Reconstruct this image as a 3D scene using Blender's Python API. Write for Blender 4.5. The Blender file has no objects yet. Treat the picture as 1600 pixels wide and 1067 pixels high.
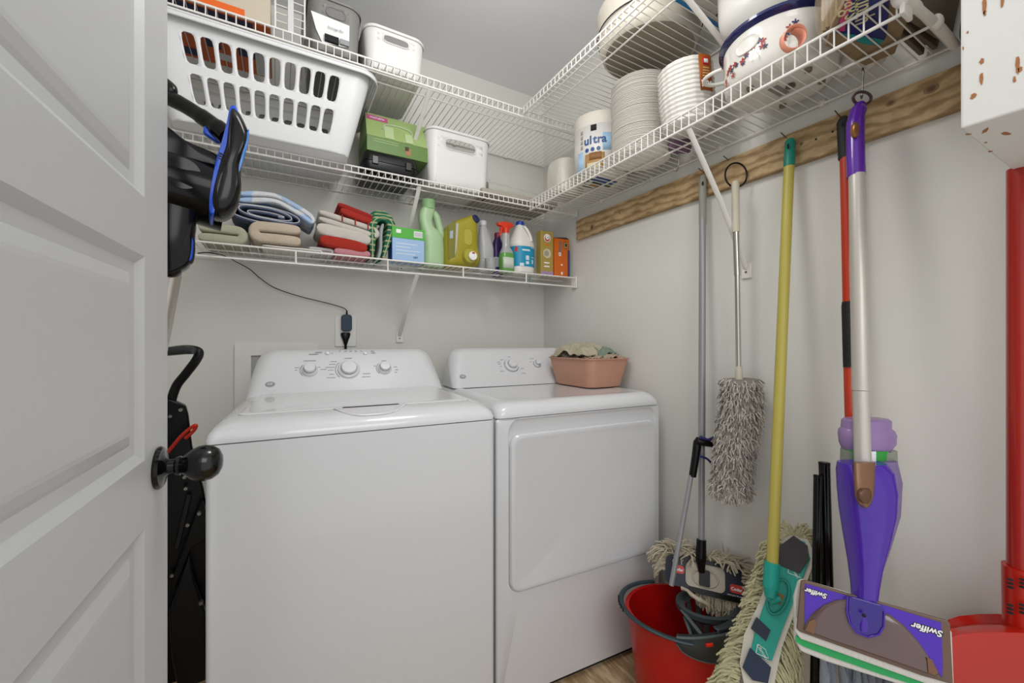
import bpy, math, random
from mathutils import Vector, Matrix, noise
PI = math.pi
random.seed(7)
sc = bpy.context.scene
COL = sc.collection
# ---------------------------------------------------------------- camera
CAMZ = 1.16; YAW = math.radians(29.6); F = 635.0
cd = bpy.data.cameras.new('camera'); cd.sensor_width = 36; cd.lens = F/1600*36; cd.clip_start = .02
cam = bpy.data.objects.new('camera', cd); COL.objects.link(cam)
cam.location = (0, 0, CAMZ); cam.rotation_euler = (PI/2, 0, -YAW)
sc.camera = cam
# ---------------------------------------------------------------- light
wd = bpy.data.worlds.new('world'); sc.world = wd; wd.use_nodes = True
bg = wd.node_tree.nodes['Background']; bg.inputs[0].default_value = (.96, .985, 1, 1); bg.inputs[1].default_value = .95
def area(name, loc, rot, sx, sy, power, colr=(1, 1, 1)):
    l = bpy.data.lights.new(name, 'AREA'); l.shape = 'RECTANGLE'; l.size = sx; l.size_y = sy; l.energy = power; l.color = colr
    o = bpy.data.objects.new(name, l); COL.objects.link(o); o.location = loc; o.rotation_euler = rot; return o
pl = bpy.data.lights.new('ceiling_lamp_light', 'POINT'); pl.energy = 13; pl.shadow_soft_size = .16; pl.color = (1, .985, .965)
po = bpy.data.objects.new('ceiling_lamp_light', pl); COL.objects.link(po); po.location = (.46, .78, 2.22)
area('hall_fill_light', (.1, -1.1, 2.1), (math.radians(62), 0, math.radians(-12)), 1.3, 1.0, 12, (1, .99, .98))  # added soft fill behind the camera, standing in for light from the hall
sc.view_settings.view_transform = 'Standard'; sc.view_settings.look = 'None'
sc.view_settings.exposure = 0.0; sc.view_settings.gamma = 1; sc.view_settings.use_curve_mapping = False
sc.cycles.max_bounces = 8; sc.cycles.transparent_max_bounces = 16
try: sc.cycles.use_denoising = True
except Exception: pass
# ---------------------------------------------------------------- measuring helpers
SY, CY = math.sin(YAW), math.cos(YAW)
def W(px, py, d):                       # point at forward distance d
    u = (px-800)/F
    return Vector((d*(SY+u*CY), d*(CY-u*SY), CAMZ-(py-533)*d/F))
def onY(px, py, Y):
    u = (px-800)/F; return W(px, py, Y/(CY-u*SY))
def onX(px, py, X):
    u = (px-800)/F; return W(px, py, X/(SY+u*CY))
def onZ(px, py, Z): return W(px, py, (CAMZ-Z)*F/(py-533))
YB, XR, XL, ZC, YF = 1.96, 1.325, -.62, 2.557, -.25
# ---------------------------------------------------------------- materials
def lin(h):
    h = h.lstrip('#'); r = [int(h[i:i+2], 16)/255 for i in (0, 2, 4)]
    return tuple((c/12.92 if c <= .04045 else ((c+.055)/1.055)**2.4) for c in r)+(1,)
MATS = {}
def mat(name, h, rough=.5, metal=0, bump=0, scale=60, var=0, trans=0, alpha=1, coat=0, ior=1.45, sub=0):
    if name in MATS: return MATS[name]
    m = bpy.data.materials.new(name); m.use_nodes = True; nt = m.node_tree; b = nt.nodes['Principled BSDF']
    c = lin(h); b.inputs['Base Color'].default_value = c; b.inputs['Roughness'].default_value = rough
    b.inputs['Metallic'].default_value = metal; b.inputs['IOR'].default_value = ior
    b.inputs['Transmission Weight'].default_value = trans; b.inputs['Alpha'].default_value = alpha
    b.inputs['Coat Weight'].default_value = coat
    tc = nt.nodes.new('ShaderNodeTexCoord'); n = nt.nodes.new('ShaderNodeTexNoise')
    n.inputs['Scale'].default_value = scale; n.inputs['Detail'].default_value = 4
    nt.links.new(tc.outputs['Object'], n.inputs['Vector'])
    r = nt.nodes.new('ShaderNodeMapRange'); v = var or .02
    r.inputs['To Min'].default_value = 1-v; r.inputs['To Max'].default_value = 1+v
    mx = nt.nodes.new('ShaderNodeVectorMath'); mx.operation = 'SCALE'; mx.inputs[0].default_value = c[:3]
    nt.links.new(n.outputs['Fac'], r.inputs['Value']); nt.links.new(r.outputs[0], mx.inputs['Scale'])
    nt.links.new(mx.outputs[0], b.inputs['Base Color'])
    if bump:
        bp = nt.nodes.new('ShaderNodeBump'); bp.inputs['Strength'].default_value = bump; bp.inputs['Distance'].default_value = .004
        nt.links.new(n.outputs['Fac'], bp.inputs['Height']); nt.links.new(bp.outputs[0], b.inputs['Normal'])
    MATS[name] = m; return m
def banded(name, ha, hb, axis='X', scale=40, rough=.9, bump=.6, duty=.5, dist=0.):
    if name in MATS: return MATS[name]
    m = mat(name, ha, rough, bump=bump, scale=250); nt = m.node_tree; b = nt.nodes['Principled BSDF']
    tc = nt.nodes.new('ShaderNodeTexCoord'); w = nt.nodes.new('ShaderNodeTexWave'); w.bands_direction = axis
    w.inputs['Scale'].default_value = scale; w.inputs['Distortion'].default_value = dist
    cr = nt.nodes.new('ShaderNodeValToRGB'); cr.color_ramp.elements[0].position = duty-.03; cr.color_ramp.elements[1].position = duty+.03
    cr.color_ramp.elements[0].color = lin(ha); cr.color_ramp.elements[1].color = lin(hb)
    nt.links.new(tc.outputs['Object'], w.inputs['Vector']); nt.links.new(w.outputs['Fac'], cr.inputs[0]); nt.links.new(cr.outputs[0], b.inputs['Base Color'])
    return m
def wood(name, ha, hb, hk, stretch, rough=.6, knots=True):
    m = bpy.data.materials.new(name); m.use_nodes = True; nt = m.node_tree; b = nt.nodes['Principled BSDF']; N = nt.nodes.new; L = nt.links.new
    tc = N('ShaderNodeTexCoord'); mp = N('ShaderNodeMapping'); mp.inputs['Scale'].default_value = stretch
    w = N('ShaderNodeTexWave'); w.bands_direction = 'Z'; w.inputs['Scale'].default_value = 3.2; w.inputs['Distortion'].default_value = 9
    w.inputs['Detail'].default_value = 4; w.inputs['Detail Scale'].default_value = 1.1; w.inputs['Detail Roughness'].default_value = .6
    n = N('ShaderNodeTexNoise'); n.inputs['Scale'].default_value = 14; n.inputs['Detail'].default_value = 8
    cr = N('ShaderNodeValToRGB'); e = cr.color_ramp.elements; e[0].color = lin(hb); e[1].color = lin(ha); e[0].position = .1; e[1].position = .62
    mx = N('ShaderNodeMix'); mx.data_type = 'RGBA'; mx.blend_type = 'MULTIPLY'; mx.inputs[0].default_value = .45
    L(tc.outputs['Object'], mp.inputs[0]); L(mp.outputs[0], w.inputs[0]); L(mp.outputs[0], n.inputs[0])
    L(w.outputs['Fac'], cr.inputs[0]); L(cr.outputs[0], mx.inputs[6])
    c2 = N('ShaderNodeValToRGB'); c2.color_ramp.elements[0].position = .35; c2.color_ramp.elements[0].color = lin(hk); c2.color_ramp.elements[1].position = .6; c2.color_ramp.elements[1].color = (1, 1, 1, 1)
    L(n.outputs['Fac'], c2.inputs[0]); L(c2.outputs[0], mx.inputs[7]); L(mx.outputs[2], b.inputs['Base Color']); b.inputs['Roughness'].default_value = rough
    MATS[name] = m; return m
# ---------------------------------------------------------------- mesh builder
ROOTM = {}
def put(o, label=None, cat=None, group=None, kind=None):
    if label: o['label'] = label
    if cat: o['category'] = cat
    if group: o['group'] = group
    if kind: o['kind'] = kind
    return o
def thing(name, label, cat, loc=(0, 0, 0), rotz=0, group=None, mtx=None):
    o = bpy.data.objects.new(name, None); COL.objects.link(o); o.empty_display_size = .05
    if mtx is None: mtx = Matrix.Translation(loc) @ Matrix.Rotation(rotz, 4, 'Z')
    o.matrix_world = mtx; ROOTM[o.name] = mtx.copy()
    return put(o, label, cat, group)
def frame(o, x, z):                      # matrix from origin, x direction and approximate z direction
    x = Vector(x).normalized(); z = Vector(z); y = z.cross(x).normalized(); z = x.cross(y)
    m = Matrix.Identity(4)
    for i, a in enumerate((x, y, z)): m[0][i], m[1][i], m[2][i] = a
    m.translation = o; return m
class MB:
    def __init__(s): s.v = []; s.f = []
    def add(s, vs, fs):
        k = len(s.v); s.v += [Vector(p) for p in vs]; s.f += [tuple(i+k for i in f) for f in fs]; return s
    def box(s, a, b, m=None):
        (x0, y0, z0), (x1, y1, z1) = a, b
        vs = [Vector(p) for p in ((x0, y0, z0), (x1, y0, z0), (x1, y1, z0), (x0, y1, z0), (x0, y0, z1), (x1, y0, z1), (x1, y1, z1), (x0, y1, z1))]
        if m: vs = [m @ p for p in vs]
        return s.add(vs, [(0, 3, 2, 1), (4, 5, 6, 7), (0, 1, 5, 4), (1, 2, 6, 5), (2, 3, 7, 6), (3, 0, 4, 7)])
    def quadprism(s, q, n, t):           # quad q (4 points) thickened by t along n
        n = Vector(n).normalized()*t; vs = [Vector(p) for p in q]+[Vector(p)+n for p in q]; k = len(q)
        return s.add(vs, [tuple(range(k))[::-1], tuple(range(k, 2*k))]+[(i, (i+1) % k, (i+1) % k+k, i+k) for i in range(k)])
    def loft(s, rings, cap0=True, cap1=True, closed=True):
        k = len(rings[0]); fs = []; vs = [p for r in rings for p in r]
        for j in range(len(rings)-1):
            for i in range(k if closed else k-1):
                a = j*k+i; b = j*k+(i+1) % k; fs.append((a, b, b+k, a+k))
        if cap0: fs.append(tuple(range(k))[::-1])
        if cap1: fs.append(tuple(range((len(rings)-1)*k, len(rings)*k)))
        return s.add(vs, fs)
    def tube(s, pts, r, n=8, cap=True, flat=1.0):
        pts = [Vector(p) for p in pts]; rings = []; up = None
        for i, p in enumerate(pts):
            t = (pts[min(i+1, len(pts)-1)]-pts[max(i-1, 0)])
            if t.length < 1e-9: t = Vector((0, 0, 1))
            t.normalize()
            if up is None:
                up = Vector((0, 0, 1)) if abs(t.z) < .9 else Vector((1, 0, 0))
            a = t.cross(up)
            if a.length < 1e-6: a = t.orthogonal()
            a.normalize(); bb = a.cross(t).normalized(); up = bb
            rr = r[i] if isinstance(r, (list, tuple)) else r
            rings.append([p+a*math.cos(2*PI*k/n)*rr+bb*math.sin(2*PI*k/n)*rr*flat for k in range(n)])
        return s.loft(rings, cap, cap)
    def cyl(s, a, b, r, r2=None, n=16): return s.tube([a, b], [r, r if r2 is None else r2], n)
    def lathe(s, prof, c=(0, 0, 0), n=28, m=None, sx=1, sy=1, cap0=True, cap1=True):
        rings = []
        for r, z in prof:
            ring = [Vector((c[0]+max(r, 1e-5)*sx*math.cos(2*PI*k/n), c[1]+max(r, 1e-5)*sy*math.sin(2*PI*k/n), c[2]+z)) for k in range(n)]
            if m: ring = [m @ p for p in ring]
            rings.append(ring)
        return s.loft(rings, cap0, cap1)
    def ell(s, c, rx, ry, rz, n=16):
        return s.lathe([(math.sin(PI*i/n), -math.cos(PI*i/n)) for i in range(n+1)], n=n*2, m=Matrix.Translation(c) @ Matrix.Diagonal((rx, ry, rz, 1)))
    def xf(s, m): s.v = [m @ p for p in s.v]; return s
    def warp(s, fn): s.v = [Vector(fn(p)) for p in s.v]; return s
    def noise(s, amp, sc_=20, seed=0):
        out = []
        for p in s.v: out.append(p+noise.noise_vector(p*sc_+Vector((seed, seed*2, 0)))*amp)
        s.v = out; return s
    def build(s, name, m, parent=None, loc=None, world=False, smooth=True, bevel=0, sub=0, solid=0, weld=False, rotz=0, seg=2, flip=False):
        me = bpy.data.meshes.new(name); o = bpy.data.objects.new(name, me); COL.objects.link(o)
        base = None
        if parent is not None:
            o.parent = parent
            if world: base = mroot(parent).inverted()
        else:
            mt = Matrix.Translation(loc or (0, 0, 0)) @ Matrix.Rotation(rotz, 4, 'Z')
            o.matrix_world = mt; ROOTM[o.name] = mt
            if world: base = mt.inverted()
        vs = [base @ p for p in s.v] if base is not None else s.v
        me.from_pydata([tuple(p) for p in vs], [], s.f)
        if weld:
            import bmesh
            bm = bmesh.new(); bm.from_mesh(me); bmesh.ops.remove_doubles(bm, verts=bm.verts, dist=2e-5)
            bmesh.ops.recalc_face_normals(bm, faces=bm.faces); bm.to_mesh(me); bm.free()
        else:
            import bmesh
            bm = bmesh.new(); bm.from_mesh(me); bmesh.ops.recalc_face_normals(bm, faces=bm.faces); bm.to_mesh(me); bm.free()
        me.materials.append(m)
        if smooth:
            for p in me.polygons: p.use_smooth = True
            try: me.set_sharp_from_angle(angle=math.radians(38))
            except Exception: pass
        if solid:
            d = o.modifiers.new('solid', 'SOLIDIFY'); d.thickness = solid; d.offset = 0
        if bevel:
            d = o.modifiers.new('bevel', 'BEVEL'); d.width = bevel; d.segments = seg; d.limit_method = 'ANGLE'; d.angle_limit = math.radians(40)
            d.harden_normals = False
        if sub:
            d = o.modifiers.new('sub', 'SUBSURF'); d.levels = sub; d.render_levels = sub
        return o
def mroot(o):
    m = ROOTM.get(o.name)
    if m is not None: return m
    return mroot(o.parent)
def text(body, size, at, right, up, m, parent, name='lettering', ext=.0004, align='CENTER', bold=0, shear=0, world=True):
    cu = bpy.data.curves.new(name, 'FONT'); cu.body = body; cu.size = size; cu.extrude = ext; cu.align_x = align; cu.align_y = 'CENTER'; cu.offset = bold; cu.shear = shear
    cu.resolution_u = 3
    tmp = bpy.data.objects.new(name, cu); COL.objects.link(tmp)
    me = bpy.data.meshes.new_from_object(tmp.evaluated_get(bpy.context.evaluated_depsgraph_get())); bpy.data.objects.remove(tmp); bpy.data.curves.remove(cu)
    o = bpy.data.objects.new(name, me); COL.objects.link(o); me.materials.clear(); me.materials.append(m); o.parent = parent
    r = Vector(right).normalized(); u_ = Vector(up); n = r.cross(u_).normalized(); u_ = n.cross(r)
    mm = Matrix.Identity(4)
    for i, a in enumerate((r, u_, n)): mm[0][i], mm[1][i], mm[2][i] = a
    mm.translation = at
    o.matrix_local = mroot(parent).inverted() @ mm if world else mm
    return o
# ring helpers
def rr(w, d, r, z=0, n=5, cx=0, cy=0):
    r = min(r, w/2-1e-4, d/2-1e-4); out = []
    for (sx, sy, a0) in ((1, -1, -PI/2), (1, 1, 0), (-1, 1, PI/2), (-1, -1, PI)):
        for k in range(n+1):
            a = a0+PI/2*k/n
            out.append(Vector((cx+sx*(w/2-r)+r*math.cos(a), cy+sy*(d/2-r)+r*math.sin(a), z)))
    return out
def sup(rx, ry, z, e=2.6, n=28, cx=0, cy=0):
    out = []
    for k in range(n):
        a = 2*PI*k/n; c, s_ = math.cos(a), math.sin(a)
        out.append(Vector((cx+rx*math.copysign(abs(c)**(2/e), c), cy+ry*math.copysign(abs(s_)**(2/e), s_), z)))
    return out
def arc(c, r, a0, a1, n=12, ax=(1, 0, 0), ay=(0, 0, 1)):
    c = Vector(c); ax = Vector(ax); ay = Vector(ay)
    return [c+ax*r*math.cos(a0+(a1-a0)*k/n)+ay*r*math.sin(a0+(a1-a0)*k/n) for k in range(n+1)]
def smoothpath(pts, k=6):
    pts = [Vector(p) for p in pts]; P = [pts[0]]+pts+[pts[-1]]; out = []
    for i in range(1, len(P)-2):
        a, b, c, d = P[i-1], P[i], P[i+1], P[i+2]
        for j in range(k):
            t = j/k; out.append(.5*((2*b)+(c-a)*t+(2*a-5*b+4*c-d)*t*t+(3*b-a-3*c+d)*t**3))
    out.append(pts[-1]); return out
def shell(w0, d0, w1, d1, h, r0, r1, divs, slots, bands, hole=(.62, .84), floor=True, e=5, curve=0):
    """open tapered rounded box; slots: set of (segment, column, band)"""
    mb = MB()
    def pt(seg, f, t):
        tt = t**(1-curve) if curve else t
        w = w0+(w1-w0)*tt; d = d0+(d1-d0)*tt; r = min(r0+(r1-r0)*t, w/2-.001, d/2-.001); x, y = w/2-r, d/2-r
        if seg == 0: p = (-x+2*x*f, -d/2)
        elif seg == 1: a = -PI/2+PI/2*f; p = (x+r*math.cos(a), -y+r*math.sin(a))
        elif seg == 2: p = (w/2, -y+2*y*f)
        elif seg == 3: a = PI/2*f; p = (x+r*math.cos(a), y+r*math.sin(a))
        elif seg == 4: p = (x-2*x*f, d/2)
        elif seg == 5: a = PI/2+PI/2*f; p = (-x+r*math.cos(a), y+r*math.sin(a))
        elif seg == 6: p = (-w/2, y-2*y*f)
        else: a = PI+PI/2*f; p = (-x+r*math.cos(a), -y+r*math.sin(a))
        return Vector((p[0], p[1], h*t))
    for seg in range(8):
        n = divs[seg]
        for c in range(n):
            f0, f1 = c/n, (c+1)/n
            for bi, (t0, t1) in enumerate(bands):
                if (seg, c, bi) in slots:
                    outer = []; inner = []; hw, hh = hole
                    sq = [(-1, -1), (-.5, -1), (0, -1), (.5, -1), (1, -1), (1, -.5), (1, 0), (1, .5), (1, 1), (.5, 1), (0, 1), (-.5, 1), (-1, 1), (-1, .5), (-1, 0), (-1, -.5)]
                    for (a, b) in sq:
                        L = max((abs(a)**e+abs(b)**e)**(1/e), 1e-6)
                        ia, ib = a/L*hw, b/L*hh
                        outer.append(pt(seg, f0+(a+1)/2*(f1-f0), t0+(b+1)/2*(t1-t0)))
                        inner.append(pt(seg, f0+(ia+1)/2*(f1-f0), t0+(ib+1)/2*(t1-t0)))
                    mb.add(outer+inner, [(i, (i+1) % 16, 16+(i+1) % 16, 16+i) for i in range(16)])
                else:
                    xs = 2 if (seg % 2 == 0) else 2
                    mb.add([pt(seg, f0, t0), pt(seg, (f0+f1)/2, t0), pt(seg, f1, t0), pt(seg, f1, (t0+t1)/2), pt(seg, f1, t1), pt(seg, (f0+f1)/2, t1), pt(seg, f0, t1), pt(seg, f0, (t0+t1)/2), pt(seg, (f0+f1)/2, (t0+t1)/2)],
                           [(0, 1, 8, 7), (1, 2, 3, 8), (8, 3, 4, 5), (7, 8, 5, 6)])
    if floor: mb.add(rr(w0, d0, r0, 0, 4), [tuple(range(20))])
    return mb
def patch(parent, name, m, x0, x1, z0, z1, y, t=.0008, face='front', n=None):
    b = MB()
    if face == 'front': b.box((x0, y-t, z0), (x1, y, z1))
    elif face == 'left': b.box((y-t, x0, z0), (y, x1, z1))
    elif face == 'top': b.box((x0, z0, y), (x1, z1, y+t))
    elif face == 'bottom': b.box((x0, z0, y-t), (x1, z1, y))
    return b.build(name, m, parent, smooth=False)
def onP(px, py, p0, n):
    c = Vector((0, 0, CAMZ)); r = W(px, py, 1)-c
    return c+r*((Vector(p0)-c).dot(Vector(n))/r.dot(Vector(n)))
# ---------------------------------------------------------------- shared materials
WALL = mat('wall_paint', '#dddcd5', .75, bump=.05, scale=220, var=.01)
CEIL = mat('ceiling_paint', '#ebebee', .85, bump=.04, scale=200, var=.01)
DOORP = mat('door_paint', '#bfc0c1', .38, bump=.02, scale=90)
ENAM = mat('white_enamel', '#d6d7d9', .22, coat=.3)
ENAM2 = mat('white_console_plastic', '#dbdcde', .16, coat=.5)
WPL = mat('white_plastic', '#e4e2dd', .38)
WPL2 = mat('bin_white_plastic', '#e2e0dd', .42)
WIRE = mat('white_vinyl_wire', '#e9e6e0', .35)
BLK = mat('black_plastic', '#070708', .35, ior=1.35)
BLKG = mat('glossy_black', '#050506', .12, ior=1.4)
CHR = mat('chrome', '#c9c6c0', .18, metal=1)
STEEL = mat('dull_steel', '#7d7a74', .35, metal=1)
GRYM = mat('grey_marking', '#96989b', .6)
WHT = mat('print_white', '#eeeeec', .5)
DKGAP = mat('dark_gap', '#1c1c1d', .8)
# ---------------------------------------------------------------- room
def slab(name, a, b, m):
    return put(MB().box(a, b).build(name, m, smooth=False), kind='structure')
slab('wall_back', (XL-.1, YB, 0), (XR+.1, YB+.1, ZC), WALL)
slab('wall_right', (XR, -.5, 0), (XR+.1, YB, ZC), WALL)
slab('wall_left', (XL-.1, .3, 0), (XL, YB, ZC), WALL)
slab('ceiling', (XL-.1, -.5, ZC), (XR+.1, YB+.1, ZC+.1), CEIL)
FLOORM = wood('floor_wood', '#d2bb98', '#b0946f', '#b39a78', (9, 1.2, 1), .5)
slab('floor', (XL-.1, -.5, -.06), (XR+.1, YB+.1, 0), FLOORM)
slab('baseboard_right', (XR-.014, -.5, 0), (XR, YB, .12), WPL)
slab('baseboard_back', (XL, YB-.014, 0), (XR-.014, YB, .12), WPL)
# door
DR = math.radians(-92.5)
dm = Matrix.Translation((-.17, .90, .012)) @ Matrix.Rotation(DR, 4, 'Z')
mb = MB(); DW, DH, ST, TH = .76, 2.03, .112, .035
pans = [(.185, .50), (.585, .885), (.985, 1.285), (1.372, 1.70), (1.79, 1.93)]
mb.box((0, -TH, 0), (ST, 0, DH)); mb.box((DW-ST, -TH, 0), (DW, 0, DH))
zs = [0]+[z-.012 for p in pans for z in p]+[DH]
for i in range(0, len(zs), 2): mb.box((ST, -TH, zs[i]), (DW-ST, 0, zs[i+1]))
for z0, z1 in pans:
    z0 -= .012; z1 -= .012
    def q(i, y): return [Vector((ST+i, y, z0+i)), Vector((DW-ST-i, y, z0+i)), Vector((DW-ST-i, y, z1-i)), Vector((ST+i, y, z1-i))]
    mb.loft([q(0, 0), q(.006, -.004), q(.012, -.0085), q(.028, -.0095), q(.034, -.007), q(.046, -.0035), q(.052, -.003)], cap0=False)
    mb.box((ST, -TH, z0), (DW-ST, -TH+.01, z1))
door = mb.build('door_1', DOORP, bevel=0, smooth=False); door.matrix_world = dm; ROOTM[door.name] = dm; put(door, kind='structure')
ORB = mat('oil_rubbed_bronze', '#08080a', .15, metal=0, ior=1.5)
km = Matrix.Translation((.052, 0, .945)) @ Matrix.Rotation(-PI/2, 4, 'X')
kb = MB().lathe([(0, .0), (.033, 0), (.034, .003), (.031, .007), (.016, .010), (.012, .014), (.0115, .022), (.015, .025), (.0155, .029), (.013, .031), (.018, .037), (.0245, .044), (.0285, .053), (.0295, .062), (.0275, .072), (.021, .081), (.011, .0855), (0, .0865)], m=km, n=40)
put(kb.build('door_knob', ORB, door), 'dark bronze ball knob with round rosette')
# ---------------------------------------------------------------- washer
RA = math.radians(-3.5)
washer = thing('washing_machine', 'white top-loading washing machine standing left of the dryer', 'washing machine', mtx=Matrix.Translation((-.1475, 1.117, 0)) @ Matrix.Rotation(RA, 4, 'Z') @ Matrix.Diagonal((1.0235, 1, 1, 1)))
WM = mroot(washer)
def wring(w, y0, y1, r, z, W0=.684, n=6): return rr(w, y1-y0, r, z, n, W0/2, (y0+y1)/2)
b = MB().loft([wring(.684, 0, .66, .012, .022), wring(.684, 0, .66, .012, .9275)])
put(b.build('cabinet_body', ENAM, washer))
b = MB().box((.01, .01, .0), (.674, .64, .024)); b.build('kick_base', DKGAP, washer, smooth=False)
b = MB().loft([wring(.684, .0, .665, .014, .930), wring(.686, -.001, .665, .016, .938), wring(.680, .004, .665, .02, .950), wring(.664, .016, .66, .026, .962), wring(.640, .036, .66, .03, .972), wring(.615, .056, .655, .03, .9775), wring(.60, .066, .65, .03, .979)])
b.build('top_cover', ENAM2, washer)
b = MB().loft([wring(.684-.02, .010, .6, .012, .9262), wring(.684-.02, .010, .6, .012, .9312)]); b.build('seam_gap', DKGAP, washer)
b = MB().loft([wring(.585, .072, .475, .022, .978), wring(.588, .070, .477, .022, .981), wring(.582, .074, .474, .02, .9835), wring(.565, .083, .468, .018, .9843), wring(.545, .095, .462, .012, .9835)])
lid = b.build('lid', mat('lid_gloss', '#dfdfe0', .08, coat=.6), washer)
# scooped finger grip in front of the lid
def sm(f): return .048*(1-abs(2*f-1)**3.2)
n = 24; x0, x1 = .262, .442; rim = []; inn = []
def covz(y): return .950+(.979-.950)*min(1, max(0, (y-.004)/.062))**.62
for i in range(n+1):
    f = i/n; x = x0+(x1-x0)*f; y = .070-sm(f); rim.append(Vector((x, y, covz(y)+.004)))
b = MB().tube(rim, .0042, 8, flat=.8); b.build('finger_grip_rim', ENAM2, lid)
g = MB(); top = [Vector((p.x, .071, .9835)) for p in rim]
g.loft([[Vector((p.x, p.y+.002, p.z+.001)) for p in rim], [Vector((p.x, (p.y+.071)/2, covz((p.y+.071)/2)+.0035)) for p in rim], top], False, False, closed=False)
g.build('finger_grip', ENAM2, lid)
b = MB().box((x0+.018, .066, .9795), (x1-.018, .0705, .9842)); b.build('grip_slot', DKGAP, lid, smooth=False)
CN = Vector((0, -.823, .568)); CU = Vector((0, .568, .823))
def console(root, W0, wtop=.585, dx=0):
    rings = []
    for z, w, y0, r in ((.965, .655, .462, .02), (.98, .652, .474, .03), (1.02, .642, .502, .04), (1.06, .628, .530, .05), (1.09, .612, .551, .055), (1.108, .592, .565, .055), (1.120, .565, .576, .05), (1.127, .535, .588, .04), (1.1295, .50, .60, .03)):
        rings.append(rr(w, .655-y0, r, z, 8, W0/2+dx, (y0+.655)/2))
    return MB().loft(rings).build('control_console', ENAM2, root)
con = console(washer, .684)
def local(root, p): return mroot(root).inverted() @ p
def faceplane(root): return mroot(root) @ Vector((0, .502, 1.02)), mroot(root).to_3x3() @ Vector((0, -.82, .573)).normalized()
def dial(root, par, px, py, r, cap, nm='dial', h=.022):
    p0, nn = faceplane(root); p = onP(px, py, p0, nn); p = local(root, p)
    n_ = Vector((0, -.82, .573)).normalized(); m = frame(p, (1, 0, 0), n_)
    b = MB().lathe([(0, -.002), (r, -.002), (r, .004), (r*.93, .008), (r*cap*1.1, .010), (r*cap, .013), (r*cap*.97, h), (r*cap*.9, h+.002), (0, h+.0025)], m=m, n=36)
    d = b.build(nm, ENAM2, par)
    MB().tube(arc((0, 0, h*.62), r*cap*1.005, 0, 2*PI, 36, (1, 0, 0), (0, 1, 0)), .0012, 6, False).xf(m).build('dial_ring', mat('dial_ring_grey', '#6c6e72', .3, metal=.6), d)
    return p, m, d
def marks(par, m, items, nm='printed_scale'):
    for (x, y, w, h) in items: MB().box((x-w/2, y-h/2, .0), (x+w/2, y+h/2, .0012), m).build(nm, GRYM, par, smooth=False)
def ringmark(par, m, r, a0, a1, t=.0011):
    MB().tube(arc((0, 0, .001), r, a0, a1, 24, (1, 0, 0), (0, 1, 0)), t, 6).xf(m).build('printed_arc', GRYM, par)
for px, py, r, cap, its in ((484, 578, .026, .72, [(-.04, .012, .014, .0018), (-.043, .002, .008, .0018), (.044, .002, .02, .0018), (0, .04, .04, .0022), (.03, .012, .008, .0018)]),
                       (545, 577, .038, .70, [(-.055, .025, .022, .0018), (-.062, .012, .03, .0018), (-.06, .0, .02, .0018), (-.058, -.018, .016, .0018), (-.06, -.032, .028, .0018), (.06, -.02, .026, .0018), (.058, -.034, .03, .0018), (.0, .05, .026, .0018), (-.05, .037, .02, .0018)]),
                       (601, 575, .0255, .72, [(.04, .005, .012, .0018), (.044, -.008, .012, .0018), (.04, -.02, .01, .0018), (.0, .034, .018, .002), (-.035, .012, .008, .0016)])):
    p, m, d = dial(washer, con, px, py, r, cap)
    marks(d, m, its); ringmark(d, m, r*1.18, PI*.75, PI*1.25)
p0, nn = faceplane(washer)
for px, py in ((512, 551), (571, 551)):
    p = local(washer, onP(px, py, p0, nn)); m = frame(p, (1, 0, 0), (0, -.82, .573))
    MB().lathe([(0, 0), (.0075, 0), (.0075, .003), (.006, .004), (.0055, .0025), (0, .0035)], m=m, n=20).build('push_button', ENAM2, con)
mk = [(498, 550, .022), (531, 548, .006), (540, 548, .008), (548, 548, .008), (556, 548, .008), (564, 548, .006), (582, 548, .012), (583, 551, .016), (519, 551, .003), (490, 553, .03)]
for px, py, w in mk:
    p = local(washer, onP(px, py, p0, nn)); m = frame(p, (1, 0, 0), (0, -.82, .573)); MB().box((-w/2, -.0009, 0), (w/2, .0009, .0016), m).build('printed_text', GRYM, con, smooth=False)
def badge(root, par, px, py):
    p0, nn = faceplane(root); p = local(root, onP(px, py, p0, nn)); m = frame(p, (1, 0, 0), (0, -.82, .573))
    MB().lathe([(0, 0), (.0125, 0), (.0125, .0015), (0, .002)], m=m, n=28, sx=1.15, sy=.8).build('logo_badge', GRYM, par)
    t = text('GE', .012, (0, 0, 0), (1, 0, 0), (0, 1, 0), WHT, par, 'logo_lettering', .0003, world=False)
    t.matrix_local = m @ Matrix.Translation((0, 0, .0022))
badge(washer, con, 422, 600)
# ---------------------------------------------------------------- dryer
DLOC = (.583, 1.125, 0)
dryer = thing('clothes_dryer', 'white front-loading clothes dryer between the washing machine and the right wall', 'dryer', DLOC, RA)
DWD = .688
fp = mroot(dryer) @ Vector((0, 0, 0)); fn = mroot(dryer).to_3x3() @ Vector((0, -1, 0))
c1 = local(dryer, onP(797, 676, fp, fn)); c2 = local(dryer, onP(1023, 657, fp, fn)); c3 = local(dryer, onP(800, 926, fp, fn)); c4 = local(dryer, onP(1022, 858, fp, fn))
dx0, dx1 = c1.x, c2.x; dz1 = (c1.z+c2.z)/2; dz0 = (c3.z+c4.z)/2
def xz(ring, y): return [Vector((p.x, y, p.y)) for p in ring]
def rx(x0, x1, z0, z1, r, y, n=6): return xz(rr(x1-x0, z1-z0, r, 0, n, (x0+x1)/2, (z0+z1)/2), y)
b = MB().loft([wring(DWD, .02, .70, .012, .022, DWD), wring(DWD, .02, .70, .012, .9155, DWD)])
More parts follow.
